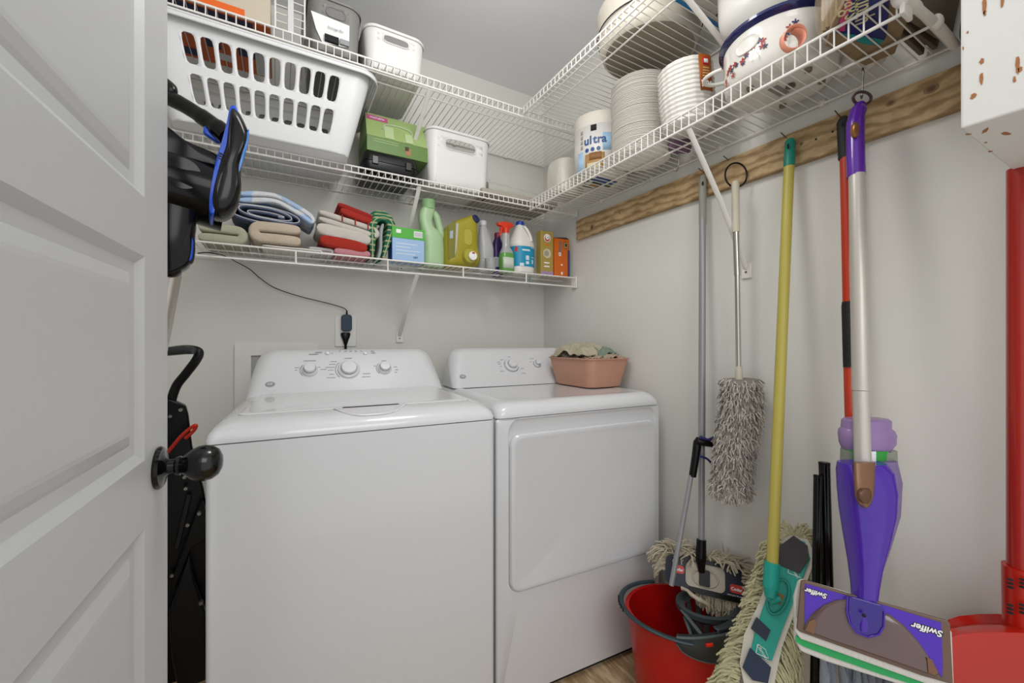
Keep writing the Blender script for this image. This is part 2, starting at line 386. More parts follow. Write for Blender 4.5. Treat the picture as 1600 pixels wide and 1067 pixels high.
b.loft([rx(0, DWD, .022, .9155, .01, .03), rx(0, DWD, .022, .9155, .01, .004), rx(.004, DWD-.004, .026, .9115, .01, .0), rx(dx0-.006, dx1+.004, dz0-.006, dz1+.052, .045, 0), rx(dx0-.002, dx1+.000, dz0-.002, dz1+.046, .042, .006), rx(dx0+.006, dx1-.008, dz0+.006, dz1+.036, .036, .008)], cap0=False)
b.build('cabinet_body', ENAM, dryer)
MB().box((.01, .02, .0), (DWD-.01, .68, .024)).build('kick_base', DKGAP, dryer, smooth=False)
b = MB().loft([rx(dx0, dx1, dz0, dz1, .038, .008), rx(dx0-.001, dx1+.001, dz0-.001, dz1+.001, .038, -.002), rx(dx0+.003, dx1-.003, dz0+.003, dz1-.003, .036, -.0075), rx(dx0+.012, dx1-.012, dz0+.012, dz1-.012, .03, -.009), rx(dx0+.016, dx1-.016, dz0+.016, dz1-.016, .027, -.008)])
b.build('dryer_door', ENAM, dryer)
MB().loft([wring(DWD-.02, .01, .6, .012, .9135, DWD), wring(DWD-.02, .01, .6, .012, .9195, DWD)]).build('seam_gap', DKGAP, dryer)
b = MB().loft([wring(DWD, -.002, .70, .02, .918, DWD, 8), wring(DWD+.002, -.004, .70, .03, .928, DWD, 8), wring(DWD-.002, .0, .70, .04, .942, DWD, 8), wring(DWD-.018, .010, .70, .045, .955, DWD, 8), wring(DWD-.046, .026, .69, .045, .9635, DWD, 8), wring(DWD-.08, .046, .68, .04, .966, DWD, 8), wring(DWD-.11, .066, .66, .03, .963, DWD, 8)])
b.build('top_cover', ENAM2, dryer)
dcon = console(dryer, DWD, dx=-.006)
for px, py, r, cap, its in ((799, 570, .034, .62, [(-.06, .018, .016, .002), (-.058, .008, .016, .002), (-.055, -.006, .012, .002), (-.055, -.03, .018, .002), (.05, -.02, .016, .002), (.05, -.045, .02, .002), (-.04, .03, .018, .002), (0, .045, .012, .002)]),
                            (839, 568, .0185, .68, [(-.02, .03, .022, .002), (-.03, .012, .008, .002)])):
    p, m, d = dial(dryer, dcon, px, py, r, cap); marks(d, m, its); ringmark(d, m, r*1.05, PI*.8, PI*1.9)
badge(dryer, dcon, 723, 588)
# ---------------------------------------------------------------- wall fittings
mb = MB(); p = onY(367, 538, YB); q_ = onY(497, 538, YB); bz = .86
def frm(i, y): return [Vector((p.x+i, y, bz+i)), Vector((q_.x-i, y, bz+i)), Vector((q_.x-i, y, p.z-i*.8)), Vector((p.x+i, y, p.z-i*.8))]
mb.loft([frm(0, YB), frm(0, YB-.012), frm(.055, YB-.012), frm(.055, YB-.001)], False, False)
obx = put(mb.build('laundry_outlet_box', WPL, world=True, loc=(p.x, YB, bz), smooth=False), 'white framed laundry outlet box on the back wall behind the washing machine', 'outlet box')
MB().box((p.x+.055, YB-.004, bz+.04), (q_.x-.055, YB-.002, p.z-.042)).build('recess_panel', mat('recess_grey', '#aaa8a6', .6), obx, world=True, smooth=False)
a_ = onY(523, 491.5, YB); c_ = onY(556.5, 541, YB)
out = thing('power_outlet', 'white duplex power outlet plate on the back wall above the washer', 'outlet', ((a_.x+c_.x)/2, YB, c_.z))
MB().box((a_.x, YB-.006, c_.z), (c_.x, YB, a_.z)).build('cover_plate', WPL, out, world=True, bevel=.003)
for z in (.038, .082):
    MB().loft([xz(rr(.034, .028, .012, 0, 5, 0, z+.003), -.0085), xz(rr(.034, .028, .012, 0, 5, 0, z+.003), -.004)]).build('socket', WPL, out)
a_ = onY(533.5, 491, YB-.02); c_ = onY(549.5, 517, YB-.02); cx = (a_.x+c_.x)/2; w = c_.x-a_.x; h = a_.z-c_.z
NAVY = mat('charger_navy', '#173445', .45)
chg = thing('phone_charger', 'dark blue plug-in charger with thin black cable running up to the shelf', 'charger', (cx, YB-.02, c_.z))
MB().loft([xz(rr(w-.004, h-.004, .01, 0, 6, 0, h/2), -.014), xz(rr(w, h, .012, 0, 6, 0, h/2), -.011), xz(rr(w, h, .012, 0, 6, 0, h/2), .010)]).build('charger_body', NAVY, chg)
cab = [onY(x, y, YB-.02-dy) for x, y, dy in ((542, 491, 0), (541, 484, 0), (535, 480, .0), (515, 474, 0), (490, 468, 0), (470, 463, 0), (447, 456, 0), (425, 447, .0), (405, 433, .0), (390, 420, .01), (370, 409, .05), (350, 399, .15), (338, 396, .27))]+[onY(x, y, 1.64) for x, y in ((325, 394), (309, 395))]
MB().tube(smoothpath(cab, 6), .0019, 6).build('charger_cable', BLK, chg, world=True)
MB().cyl((.001, 0, h-.002), (.001, 0, h+.02), .0045, .003, 10).build('strain_relief', BLK, chg)
a_ = onY(540, 519, YB-.014); c_ = onY(540, 537, YB-.014)
plug = thing('power_plug', 'black appliance plug in the lower socket above the washer', 'plug', a_)
MB().loft([[Vector((math.cos(k*PI/8)*rx_, math.sin(k*PI/8)*ry_, z)) for k in range(16)] for rx_, ry_, z in ((.016, .008, 0), (.021, .011, -.006), (.018, .011, -.02), (.012, .010, -.034), (.009, .008, -.045), (.006, .006, -.055))]).build('plug_body', BLK, plug)
MB().tube([(0, 0, -.05), (.0, .0, -.1), (.005, 0, -.2), (.01, 0, -.5)], .0055, 8).build('cord', BLK, plug)
# ---------------------------------------------------------------- wooden rail on the right wall
PINE = wood('pine_board', '#c0a47b', '#9f835b', '#ad9270', (1, 1.5, 3.4), .65)
rail = put(MB().box((0, -1.46, 0), (.02, 0, .098)).build('wooden_rail', PINE, loc=(XR-.02, 1.637, 1.676), smooth=False, bevel=.0015), 'knotty pine board screwed along the right wall under the shelf', 'wooden board')
KN = mat('pine_knot', '#8d7152', .7, var=.25, scale=150); KN2 = mat('pine_knot_core', '#6d5540', .8, var=.3, scale=200)
for px, py, rx_, rz_ in ((1455, 138, .011, .0085), (1392, 160, .0085, .006), (925, 355, .010, .012), (1252, 224, .004, .004)):
    p = onX(px, py, XR-.0202); m = Matrix.Translation(p) @ Matrix.Rotation(-PI/2, 4, 'Y')
    k = MB().lathe([(0, 0), (1, 0), (1, .0004), (0, .0005)], m=m @ Matrix.Diagonal((rz_*1.25, rx_*1.25, 1, 1)), n=20).build('knot', KN, rail, world=True)
    MB().lathe([(0, 0), (1, 0), (1, .0007), (0, .0008)], m=m @ Matrix.Diagonal((rz_*.7, rx_*.7, 1, 1)), n=20).build('knot_core', KN2, k, world=True)
for px, py in ((968, 332), (1301, 205), (1275, 217)):
    p = onX(px, py, XR-.0205); MB().ell(p, .001, .003, .003, 6).build('nail_head', DKGAP, rail, world=True)
# ---------------------------------------------------------------- wire shelving
def wire_shelf(label, loc, rotz, L, D, lip, inner=(), post=.0254, braces=(), bz=.42, rear_ext=0, group='white wire shelves', r=.00165):
    s = thing('wire_shelf', label, 'wire shelf', loc, rotz, group)
    b = MB(); n = int(L/.0254)
    for i in range(n+1):
        x = .006+i*.0254
        if x > L: break
        b.tube([(x, -.008, 0), (x, -D, 0)], r, 5)
    b.build('deck_wires', WIRE, s)
    b = MB()
    for y in [-.01]+[-v for v in inner]: b.cyl((0, y, -.004), (L, y, -.004), .0032, n=8)
    b.build('deck_rails', WIRE, s)
    b = MB(); b.cyl((0, -D, 0), (L, -D, 0), .0034, n=8); b.cyl((0, -D, -lip), (L, -D, -lip), .0036, n=8)
    x = .006+.0127*0
    while x < L:
        b.cyl((x, -D-.001, 0), (x, -D-.001, -lip), .0017 if post < .1 else .0032, n=6); x += post
    b.build('front_lip', WIRE, s)
    for bx in braces:
        br = MB().tube([(bx, -D+.004, -lip-.004), (bx, -D*.5, -bz*.5-.01), (bx, -.008, -bz)], .009, 8, flat=.45).build('support_brace', WIRE, s)
        MB().box((bx-.016, -.008, -bz-.032), (bx+.016, -.0, -bz+.018)).build('foot_plate', WIRE, br, bevel=.002)
        MB().lathe([(0, 0), (.004, 0), (.003, .002), (0, .0025)], m=Matrix.Translation((bx, -.008, -bz-.012)) @ Matrix.Rotation(PI/2, 4, 'X'), n=12).build('screw', STEEL, br)
    k = .18
    while k < L:
        MB().box((k-.008, -.014, -.008), (k+.008, 0, .006)).cyl((k, -.012, -.012), (k, -.012, .002), .006, n=8).build('wall_clip', WIRE, s, bevel=.001); k += .3
    return s
S1 = wire_shelf('bottom white wire shelf on the back wall holding towels and laundry bottles', (XL+.01, YB, 1.487), 0, XR-XL-.02, .30, .046, (.1, .2), .325, (.492-XL-.01,), .30)
def endcap(s, x, D, h): MB().box((x-.004, -D-.012, -h), (x+.004, -D+.03, .008)).cyl((x-.006, -D-.002, -h*.5), (x+.002, -D-.002, -h*.5), .005).build('end_bracket', WIRE, s, bevel=.002)
endcap(S1, XR-XL-.017, .30, .052)
S2 = wire_shelf('middle white wire shelf on the back wall holding the laundry basket', (XL+.01, YB, 1.832), 0, XR-XL-.02, .305, .024, (.1, .2), .0254, (.50-XL-.01,), .31)
S3 = wire_shelf('top white wire shelf on the back wall just under the ceiling', (XL+.01, YB, 2.172), 0, XR-XL-.02, .443, .032, (.33, .385), .0254, (.50-XL-.01,), .30)
S4 = wire_shelf('lower white wire shelf on the right wall holding plates and the floral pot', (XR, 1.64, 1.828), -PI/2, 1.34, .297, .044, (.135,), .0254, (.865,), .43)
S5 = wire_shelf('upper white wire shelf on the right wall just under the ceiling', (XR, 1.505, 2.172), -PI/2, 1.25, .413, .026, (.315, .37), .0254, (.762,), .20)
endcap(S2, XR-XL-.017, .305, .034); endcap(S4, 1.337, .297, .05)
# hooks
def hook(name, label, pts, r=.0016, m=STEEL, group=None):
    return put(MB().tube(smoothpath(pts, 5), r, 6).build(name, m, world=True, loc=pts[0]), label, 'hook', group)
p = onX(1059, 240, 1.20)
hook('shelf_hook', 'empty steel hook hanging from the shelf left of the diagonal brace', [p+Vector((0, .004, -.002)), p+Vector((0, -.002, .004)), p+Vector((0, -.006, 0)), p+Vector((0, -.004, -.03)), p+Vector((0, -.002, -.048)), p+Vector((0, .006, -.058)), p+Vector((0, .013, -.05)), p+Vector((0, .013, -.044))])
for px, py, lab in ((1100, 269, 'small nail hook carrying the grey mop pole'), (1139, 250, 'small nail hook carrying the duster ring'), (1229, 215, 'small nail hook carrying the yellow mop pole'), (1313, 182, 'small nail hook carrying the red broom')):
    p = onX(px, py, XR-.02); p.x = XR-.021
    put(MB().cyl(p, p+Vector((-.03, .0, .008)), .0016, n=6).build('nail_hook', STEEL, world=True, loc=p), lab, 'nail')
# ================================================================ cloth and bottles on the bottom shelf
def terry(name, h, var=.06): return mat(name, h, .95, bump=1.0, scale=420, var=var)
def ribbon(path, th, y0, y1, ends=.003, ny=5):
    """folded cloth: a path in x-z given thickness th, drawn along y"""
    P = [Vector(p) for p in path]; n = len(P); L = []; R = []
    for i in range(n):
        t = (P[min(i+1, n-1)]-P[max(i-1, 0)]); t.normalize(); nn = Vector((-t.z, 0, t.x))
        k = th/2*(.72 if i in (0, n-1) else 1); L.append(P[i]+nn*k); R.append(P[i]-nn*k)
    ring = L+R[::-1]; m = len(ring); mb = MB(); rings = []
    for j in range(ny):
        f = j/(ny-1); y = y0+(y1-y0)*f; s_ = .62 if j in (0, ny-1) else 1
        if j == 0: y -= 0
        rg = []
        for i in range(m):
            k = i if i < n else 2*n-1-i; c = P[k]; rg.append(Vector((c.x, y, c.z))+(ring[i]-c)*s_)
        rings.append(rg)
    rings[0] = [p+Vector((0, 0, 0)) for p in rings[0]]; rings.insert(1, [Vector((p.x, y0+ends, p.z)) for p in rings[1]])
    mb.loft(rings, False, False)
    for o_ in (0, (len(rings)-1)*m):
        mb.f += [(o_+i, o_+i+1, o_+m-2-i, o_+m-1-i) for i in range(n-1)]
    return mb
def serp(w, h, n, side=1, k=7, sag=0):
    """serpentine fold of n layers within w x h, first fold on +x when side=1"""
    pts = []; lh = h/n
    for i in range(n):
        z = (i+.5)*lh; d = side if i % 2 == 0 else -side; r = lh/2
        a, b_ = -d*(w/2-r), d*(w/2-r)
        for j in range(k): pts.append(Vector((a+(b_-a)*j/(k-1), 0, z)))
        if i < n-1:
            for j in range(1, 6):
                an = -PI/2+PI*j/6; pts.append(Vector((b_+d*r*math.cos(an), 0, z+r+r*math.sin(an))))
    return pts
def towel(label, px0, px1, pyt, pyb, Y, n, dep, m, side=1, tilt=0, droop=0, hemm=None, hemw=.0016, amp=.0022, seed=1, cat='towel', name='folded_towel', group='folded towels on the bottom shelf', th=.96, z0=None, stripes=None):
    a = onY(px0, pyb, Y); c = onY(px1, pyb, Y); w = c.x-a.x; mid = onY((px0+px1)/2, pyb, Y); h = onY((px0+px1)/2, pyt, Y).z-mid.z
    zb = mid.z if z0 is None else z0
    path = serp(w, h, n, side)
    def wp(p):
        f = p.x/(w/2)
        return Vector((p.x, p.y, p.z-tilt*p.x-droop*f*f*(1 if f > 0 else .5)))
    mb = ribbon(path, h/n*th, 0, dep).warp(wp).noise(amp, 14, seed)
    lo = min(v.z for v in mb.v)
    o = put(mb.build(name, m, loc=(a.x+w/2, Y, zb), sub=1), label, cat, group)
    if hemm:
        hp = [wp(q)+Vector((0, -.0015, 0))+noise.noise_vector((wp(q))*14+Vector((seed, seed*2, 0)))*amp for q in path]
        MB().tube(hp, hemw, 6).build('hem', hemm, o)
    if stripes:
        for x in stripes[0]:
            sp = [wp(Vector((x*w/2, y, h+.0015)))+Vector((0, 0, 0)) for y in (-.003, .0, dep*.5, dep)]
            sp = [wp(Vector((x*w/2, -.002, h/n*(n-1)+.002)))]+sp
            MB().tube(sp, .005, 8, flat=.5).noise(amp, 14, seed).build('stripe', stripes[1], o)
    return o
towel('sage green folded towel at the left end of the bottom shelf', 298, 380, 345, 378, 1.68, 2, .22, terry('terry_sage', '#b9baa2'), 1, z0=1.490, amp=.003)
put(ribbon(serp(.20, .016, 2, 1), .0075, 0, .2).noise(.003, 18, 3).build('folded_cloth', mat('white_cotton', '#dcd9d2', .9, bump=.3), loc=(.035, 1.69, 1.490), sub=1), 'thin white cotton cloth lying flat under the cream towel', 'cloth')
towel('cream folded towel with its round fold to the left, beside the sage towel', 396, 481, 347, 383, 1.68, 2, .22, terry('terry_cream', '#cfc0ab'), -1, z0=1.507, amp=.003)
DEN = terry('terry_denim', '#56627c', .15)
a = onY(419, 355, 1.69); DC = Vector((a.x, 1.69, 1.6125))
def oval(n=70, turns=2.9, w0=.082, h0=.030):
    P = []
    for k in range(n*3):
        t = k/(n*3-1); an = -PI*.5-2*PI*turns*t; g = 1-.86*t; c_, s_ = math.cos(an), math.sin(an)
        P.append(Vector((max(.2, 1-.62*t)*w0*math.copysign(abs(c_)**.8, c_)*1.45, 0, h0*g*math.copysign(abs(s_)**.9, s_)+.004*math.sin(an*.5))))
    return P
op = oval(); mb = ribbon(op, .0078, 0, .2).warp(lambda p: Vector((p.x, p.y, p.z-.10*p.x if p.x > 0 else p.z-.05*p.x))).noise(.002, 14, 4)
dt = put(mb.build('folded_towel', DEN, loc=DC), 'denim blue towel with white edges rolled flat on top of the cream towel', 'towel', 'folded towels on the bottom shelf')
MB().tube([Vector((p.x, -.001, p.z-.10*p.x if p.x > 0 else p.z-.05*p.x))+noise.noise_vector(Vector((p.x, 0, p.z))*14+Vector((4, 8, 0)))*.002+Vector((0, 0, .0035)) for p in op], .0013, 5).build('hem', mat('hem_white', '#d9dade', .9), dt)
def checker(name, ha, hb, sc_=22):
    m = mat(name, ha, .95, bump=.8, scale=300); nt = m.node_tree
    tc = nt.nodes.new('ShaderNodeTexCoord'); ck = nt.nodes.new('ShaderNodeTexVoronoi'); ck.inputs['Scale'].default_value = sc_
    cr = nt.nodes.new('ShaderNodeValToRGB'); cr.color_ramp.elements[0].position = .42; cr.color_ramp.elements[0].color = lin(hb); cr.color_ramp.elements[1].position = .5; cr.color_ramp.elements[1].color = lin(ha)
    nt.links.new(tc.outputs['Object'], ck.inputs['Vector']); nt.links.new(ck.outputs['Distance'], cr.inputs[0]); nt.links.new(cr.outputs[0], nt.nodes['Principled BSDF'].inputs['Base Color']); return m
SKY = checker('terry_sky', '#d9dbdf', '#a9c3e2', 16)
a = onY(372, 340, 1.69); c = onY(488, 345, 1.69); w = c.x-a.x
dp_ = []
for row, dz in ((1, 0), (-1, .021)):
    xs_ = [k/14 for k in range(15)]; xs_ = xs_ if row > 0 else xs_[::-1]
    for f in xs_: dp_.append(Vector((-w/2+w*f, 0, 1.652+dz+.012*math.sin(PI*f)-.060*max(0, f-.5)**1.3*2.0-1.64)))
    if row > 0: dp_ += [Vector((w/2+.004, 0, dp_[-1].z+.010))]
mb = ribbon(dp_, .019, 0, .2).noise(.004, 16, 9)
st_ = put(mb.build('folded_towel', SKY, loc=(a.x+w/2, 1.69, 1.64), sub=1), 'white towel patterned with light blue patches, topmost of the left pile', 'towel', 'folded towels on the bottom shelf')
RED = terry('terry_red', '#b03024'); WT = terry('terry_white', '#d6cfc6')
towel('grey white rag under the pink towel', 479, 520, 388, 400, 1.70, 2, .1, mat('rag_grey', '#b9b6b3', .95, bump=.8), 1, z0=1.489)
towel('pink folded towel at the bottom of the red and white pile', 514, 587, 388, 402, 1.685, 1, .2, terry('terry_pink', '#cf8f97'), 1, z0=1.490)
towel('bright red folded towel lying between the pink towel and the thick white towel', 487, 586, 370, 391, 1.682, 1, .2, RED, 1, z0=1.512, tilt=.09, seed=6)
towel('thick white folded towel lying on the bright red towel', 480, 592, 352, 375, 1.685, 1, .2, WT, 1, z0=1.548, tilt=.12, seed=7, amp=.004)
towel('white towel with red stripes under the two dark red towels', 491, 590, 338, 358, 1.69, 2, .2, WT, 1, z0=1.594, tilt=.19, seed=8, stripes=((-.15, .25, .68), RED))
towel('dark red towel, lower of the two on top of the pile', 524, 592, 341, 354, 1.69, 1, .19, RED, 1, z0=1.637, tilt=.24, seed=11)
towel('dark red towel, topmost of the red and white pile', 522, 589, 328, 338, 1.70, 1, .18, terry('terry_red_dark', '#a32a22'), -1, z0=1.664, tilt=.25, seed=12)
# green striped towel: three rounded folds leaning together
GRN = banded('terry_green', '#1f6a4c', '#a9b083', 'Z', 14, .95, .9, .80, 1.2)
GD = Vector((onY(598, 405, 1.69).x, 1.69, 1.492)); gp = []
def gfold(x0, x1, zt, n=10):
    r = (x1-x0)/2; return [Vector((x0, 0, z)) for z in (.0, .05, .10, zt-r)]+[Vector(((x0+x1)/2-r*math.cos(PI*k/n), 0, zt-r+r*math.sin(PI*k/n)*1.2)) for k in range(1, n)]+[Vector((x1, 0, z)) for z in (zt-r, .10, .05, .0)]
GT = Vector((.22, 0, 0))
gt = None
for i, (x0, x1, zt, y0, y1) in enumerate(((-.034, .030, .165, 0, .10), (-.030, .026, .187, .03, .16), (-.028, .022, .203, .06, .2))):
    mb = ribbon(gfold(x0, x1, zt), .027, y0, y1).warp(lambda p: Vector((p.x*(.8+.8*min(1, max(0, (p.z)/.14)))*.8+.15*p.z-.018, p.y, p.z))).noise(.003, 14, 5+i)
    if gt is None: gt = put(mb.build('folded_towel', GRN, loc=GD, sub=1), 'dark green striped towel folded upright between the red pile and the small box', 'towel', 'folded towels on the bottom shelf')
    else: mb.build('towel_fold', GRN, gt, sub=1)
mb = ribbon([Vector((.15*z-.018+.004*math.sin(z*40), 0, z)) for z in [k*.012 for k in range(13)]], .012, -.001, .1); mb.build('inner_layer', mat('hem_grey', '#9aa3a0', .9), gt)
MB().tube([Vector((p.x*(.8+.8*min(1, max(0, p.z/.14)))*.8+.15*p.z-.018, -.002, p.z)) for p in gfold(-.034, .030, .165)], .0022, 6).build('hem', mat('hem_sand', '#b3b58e', .9), gt)
# ---------------------------------------------------------------- cartons
def carton(name, label, cat, loc, w, d, h, m, rotz=0, group=None, bev=.0015):
    t = thing(name, label, cat, loc, rotz, group)
    MB().box((-w/2, 0, 0), (w/2, d, h)).build('carton_body', m, t, smooth=False, bevel=bev)
    return t
a = onY(613, 408, 1.68); c = onY(663, 408, 1.68)
bx = carton('dryer_sheet_box', 'small pale blue box with a bright green lid beside the tall green bottle', 'box', ((a.x+c.x)/2, 1.68, 1.4905), c.x-a.x, .075, .138, mat('print_sky', '#9dbce0', .45), 0)
w = c.x-a.x
MB().box((-w/2-.0015, -.0015, .095), (w/2+.0015, .0765, .1395)).build('lid', mat('print_green', '#4fae3a', .45), bx, smooth=False, bevel=.001)
patch(bx, 'barcode', WHT, w/2-.045, w/2-.008, .105, .130, -.0015)
for i in range(7): patch(bx, 'barcode_bar', GRYM, w/2-.042+i*.005, w/2-.0395+i*.005, .108, .127, -.0024, .0004)
patch(bx, 'sticker', WHT, -w/2+.015, -w/2+.035, .115, .130, -.0015)
for i, (x, l) in enumerate(((-.052, .09), (-.052, .06), (-.052, .1), (-.052, .08))): patch(bx, 'fine_print', WHT, x, x+l, .072-i*.014, .074-i*.014, 0)
patch(bx, 'side_panel', mat('print_royal', '#2b5aa8', .4), .002, .073, .002, .094, -w/2, face='left')
text('NET', .011, (.03, -.001, .02), (1, 0, 0), (0, 0, 1), mat('print_navy', '#1d2f66', .5), bx, world=False)
# ---------------------------------------------------------------- bottles
def slabshape(out, t, e, k=5):
    """closed x-z outline, rounded body of thickness t along y, edge radius e"""
    P = [Vector((x, 0, z)) for x, z in out]; n = len(P); C = []
    for i in range(n):
        a_, b_, c_, d_ = P[i-1], P[i], P[(i+1) % n], P[(i+2) % n]
        for j in range(k):
            s_ = j/k; C.append(.5*((2*b_)+(c_-a_)*s_+(2*a_-5*b_+4*c_-d_)*s_*s_+(3*b_-a_-3*c_+d_)*s_**3))
    m = len(C); N = []
    for i in range(m):
        tt = (C[(i+1) % m]-C[i-1]).normalized(); N.append(Vector((tt.z, 0, -tt.x)))
    cen = sum(C, Vector())/m
    if sum(N[i].dot(C[i]-cen) for i in range(m)) < 0: N = [-q for q in N]
    D_ = [(cen-q)/max((cen-q).length, e*1.6, 1e-6) for q in C]
    rings = []
    for y, ins in ((-t/2, e), (-t/2+e*.12, e*.55), (-t/2+e*.4, e*.2), (-t/2+e, 0), (t/2-e, 0), (t/2-e*.4, e*.2), (t/2-e*.12, e*.55), (t/2, e)):
        rings.append([C[i]+(D_[i]*ins if D_ else -N[i]*ins)+Vector((0, y, 0)) for i in range(m)])
    return MB().loft(rings)
def scaleout(pts, pxref, pyref, Y): # pixel outline to local x-z about the base centre
    o = onY(pxref, pyref, Y); r = []
    for x, y in pts: q = onY(x, y, Y); r.append((q.x-o.x, q.z-o.z))
    return r, o
MINT = mat('mint_plastic', '#a9c79b', .35, sub=.1)
Y = 1.72
o = onY(681, 411, Y); gb = thing('detergent_bottle', 'tall mint green bottle with a ribbed cap and a handle hole', 'bottle', (o.x, Y+.04, 1.4905))
lv = []
for z, cx, rx_, ry_ in ((0, .0, .044, .032), (.006, 0, .049, .037), (.02, 0, .050, .038), (.08, 0, .050, .038), (.13, -.004, .050, .038), (.155, -.012, .046, .036), (.18, -.030, .030, .030), (.205, -.036, .029, .028), (.23, -.033, .032, .027), (.245, -.028, .034, .027), (.256, -.024, .032, .026), (.262, -.022, .029, .026)):
    lv.append(sup(rx_, ry_, z, 2.7, 28, cx))
MB().loft(lv).build('bottle_body', MINT, gb)
MB().tube(smoothpath([(-.012, 0, .249), (.012, 0, .236), (.024, 0, .205), (.034, 0, .165), (.036, 0, .135)]), [.016]*8+[.017]*8+[.018]*9, 12).build('handle', MINT, gb)
MB().lathe([(.031, .258), (.031, .262), (.029, .266), (.030, .296), (.028, .299), (0, .299)], (-.021, 0, 0), 36, cap0=True).build('cap', mat('mint_cap', '#94bb86', .4), gb)
# yellow jug lying on its flat side with tap
Y = 1.70
out, o = scaleout([(700, 413), (698, 395), (698, 375), (699, 360), (704, 348), (712, 341), (722, 337), (732, 334), (740, 331), (745, 335), (748, 344), (750, 360), (750, 375), (751, 388), (753, 400), (751, 411), (740, 415), (720, 414)], 726, 416, Y)
yj = thing('detergent_jug', 'large olive yellow detergent jug with a dark blue cap and a white tap', 'jug', (o.x, Y+.055, 1.4925))
YEL = mat('olive_jug_plastic', '#9f942a', .3)
jb = slabshape(out, .11, .034).build('jug_body', YEL, yj)
q, _ = scaleout([(744.5, 337)], 726, 416, Y-.055)
m = Matrix.Translation((q[0][0], -.040, q[0][1])) @ Matrix.Rotation(math.radians(62), 4, 'X') @ Matrix.Rotation(math.radians(24), 4, 'Y')
MB().lathe([(0, -.02), (.0185, -.02), (.020, -.018), (.020, .010), (.018, .014), (.009, .014), (.008, .009), (0, .009)], m=m, n=28).build('cap', mat('cap_indigo', '#30335a', .35), yj)
q, _ = scaleout([(735, 402)], 726, 416, Y-.055)
MB().lathe([(0, 0), (.036, 0), (.037, .012), (.031, .024), (0, .026)], m=Matrix.Translation((q[0][0]-.004, -.048, q[0][1]+.012)) @ Matrix.Rotation(PI/2, 4, 'X'), n=30).build('tap_boss', mat('olive_boss', '#a9a03a', .35), yj)
tb = MB().lathe([(0, .0), (.019, .0), (.020, .003), (.020, .009), (.017, .012), (.006, .012), (0, .015)], m=Matrix.Translation((q[0][0]+.002, -.074, q[0][1]+.010)) @ Matrix.Rotation(PI/2, 4, 'X'), n=28).build('tap', WHT, yj)
MB().box((q[0][0]-.004, -.090, q[0][1]+.020), (q[0][0]+.008, -.080, q[0][1]+.026)).build('tap_button', mat('tap_red', '#b8351f', .4), tb, bevel=.001)
q, _ = scaleout([(719, 352), (744, 352), (744, 382), (719, 382)], 726, 416, Y-.055)
rec = [Vector((x, -.0565, z)) for x, z in q]
cxm = sum(v.x for v in rec)/4; czm = sum(v.z for v in rec)/4; ww = (rec[1].x-rec[0].x); hh = (rec[0].z-rec[2].z)
MB().loft([xz([p+Vector((cxm, czm, 0)) for p in rr(ww*.55, hh, .02, 0, 6)], -.0545), xz([p+Vector((cxm, czm, 0)) for p in rr(ww*.5, hh*.95, .018, 0, 6)], -.0572)]).build('grip_panel', mat('olive_light', '#b1a646', .3), yj)
q, _ = scaleout([(699.5, 346), (713, 341), (711, 398), (700, 402)], 726, 416, Y-.055)
MB().quadprism([Vector((x, -.0556, z)) for x, z in q], (0, -1, 0), .0009).build('label', mat('olive_label', '#7c7930', .5), yj, smooth=False)
q, _ = scaleout([(712, 343), (716, 345), (713, 385), (710, 397)], 726, 416, Y-.055)
MB().quadprism([Vector((x, -.0563, z)) for x, z in q], (0, -1, 0), .0009).build('label_stripe', mat('label_silver', '#b5b6a8', .5), yj, smooth=False)
q, _ = scaleout([(702, 357), (707, 355.5), (707, 368), (702, 369)], 726, 416, Y-.055)
MB().quadprism([Vector((x, -.0565, z)) for x, z in q], (0, -1, 0), .0009).build('barcode', mat('print_paleblue', '#9fb3c4', .5), yj, smooth=False)
# frosted jug
FROST = mat('frosted_plastic', '#cfcfd0', .35, trans=.35)
o = onY(765, 420, 1.72); fj = thing('water_jug', 'frosted clear jug with a slim neck beside the yellow jug', 'jug', (o.x, 1.77, 1.4905))
lv = [sup(rx_, ry_, z, 2.8, 28, cx) for z, cx, rx_, ry_ in ((0, 0, .034, .034), (.008, 0, .039, .039), (.11, 0, .039, .039), (.125, 0, .037, .037), (.15, -.003, .034, .033), (.19, -.008, .024, .022), (.215, -.010, .018, .018), (.222, -.010, .015, .015), (.232, -.010, .014, .014))]
MB().loft(lv).build('jug_body', FROST, fj)
MB().tube(smoothpath([(-.0, 0, .214), (.016, 0, .198), (.024, 0, .17), (.027, 0, .14)]), .008, 10).build('handle', FROST, fj)
MB().lathe([(.017, .226), (.0175, .245), (.015, .249), (0, .249)], (-.010, 0, 0)).build('cap', mat('frost_cap', '#c9cacc', .4), fj)
o = onY(768, 421, 1.68)
cup = MB().lathe([(0, .0), (.022, .0), (.027, .05), (.0285, .052), (.0285, .054), (.0262, .054), (.021, .003), (0, .003)], (0, 0, 0), 32, cap0=False, cap1=False).build('measuring_cup', mat('cup_clear', '#d8dadb', .15, trans=.6), loc=(o.x, 1.69, 1.4905))
put(cup, 'small clear measuring cup standing in front of the frosted jug', 'cup')
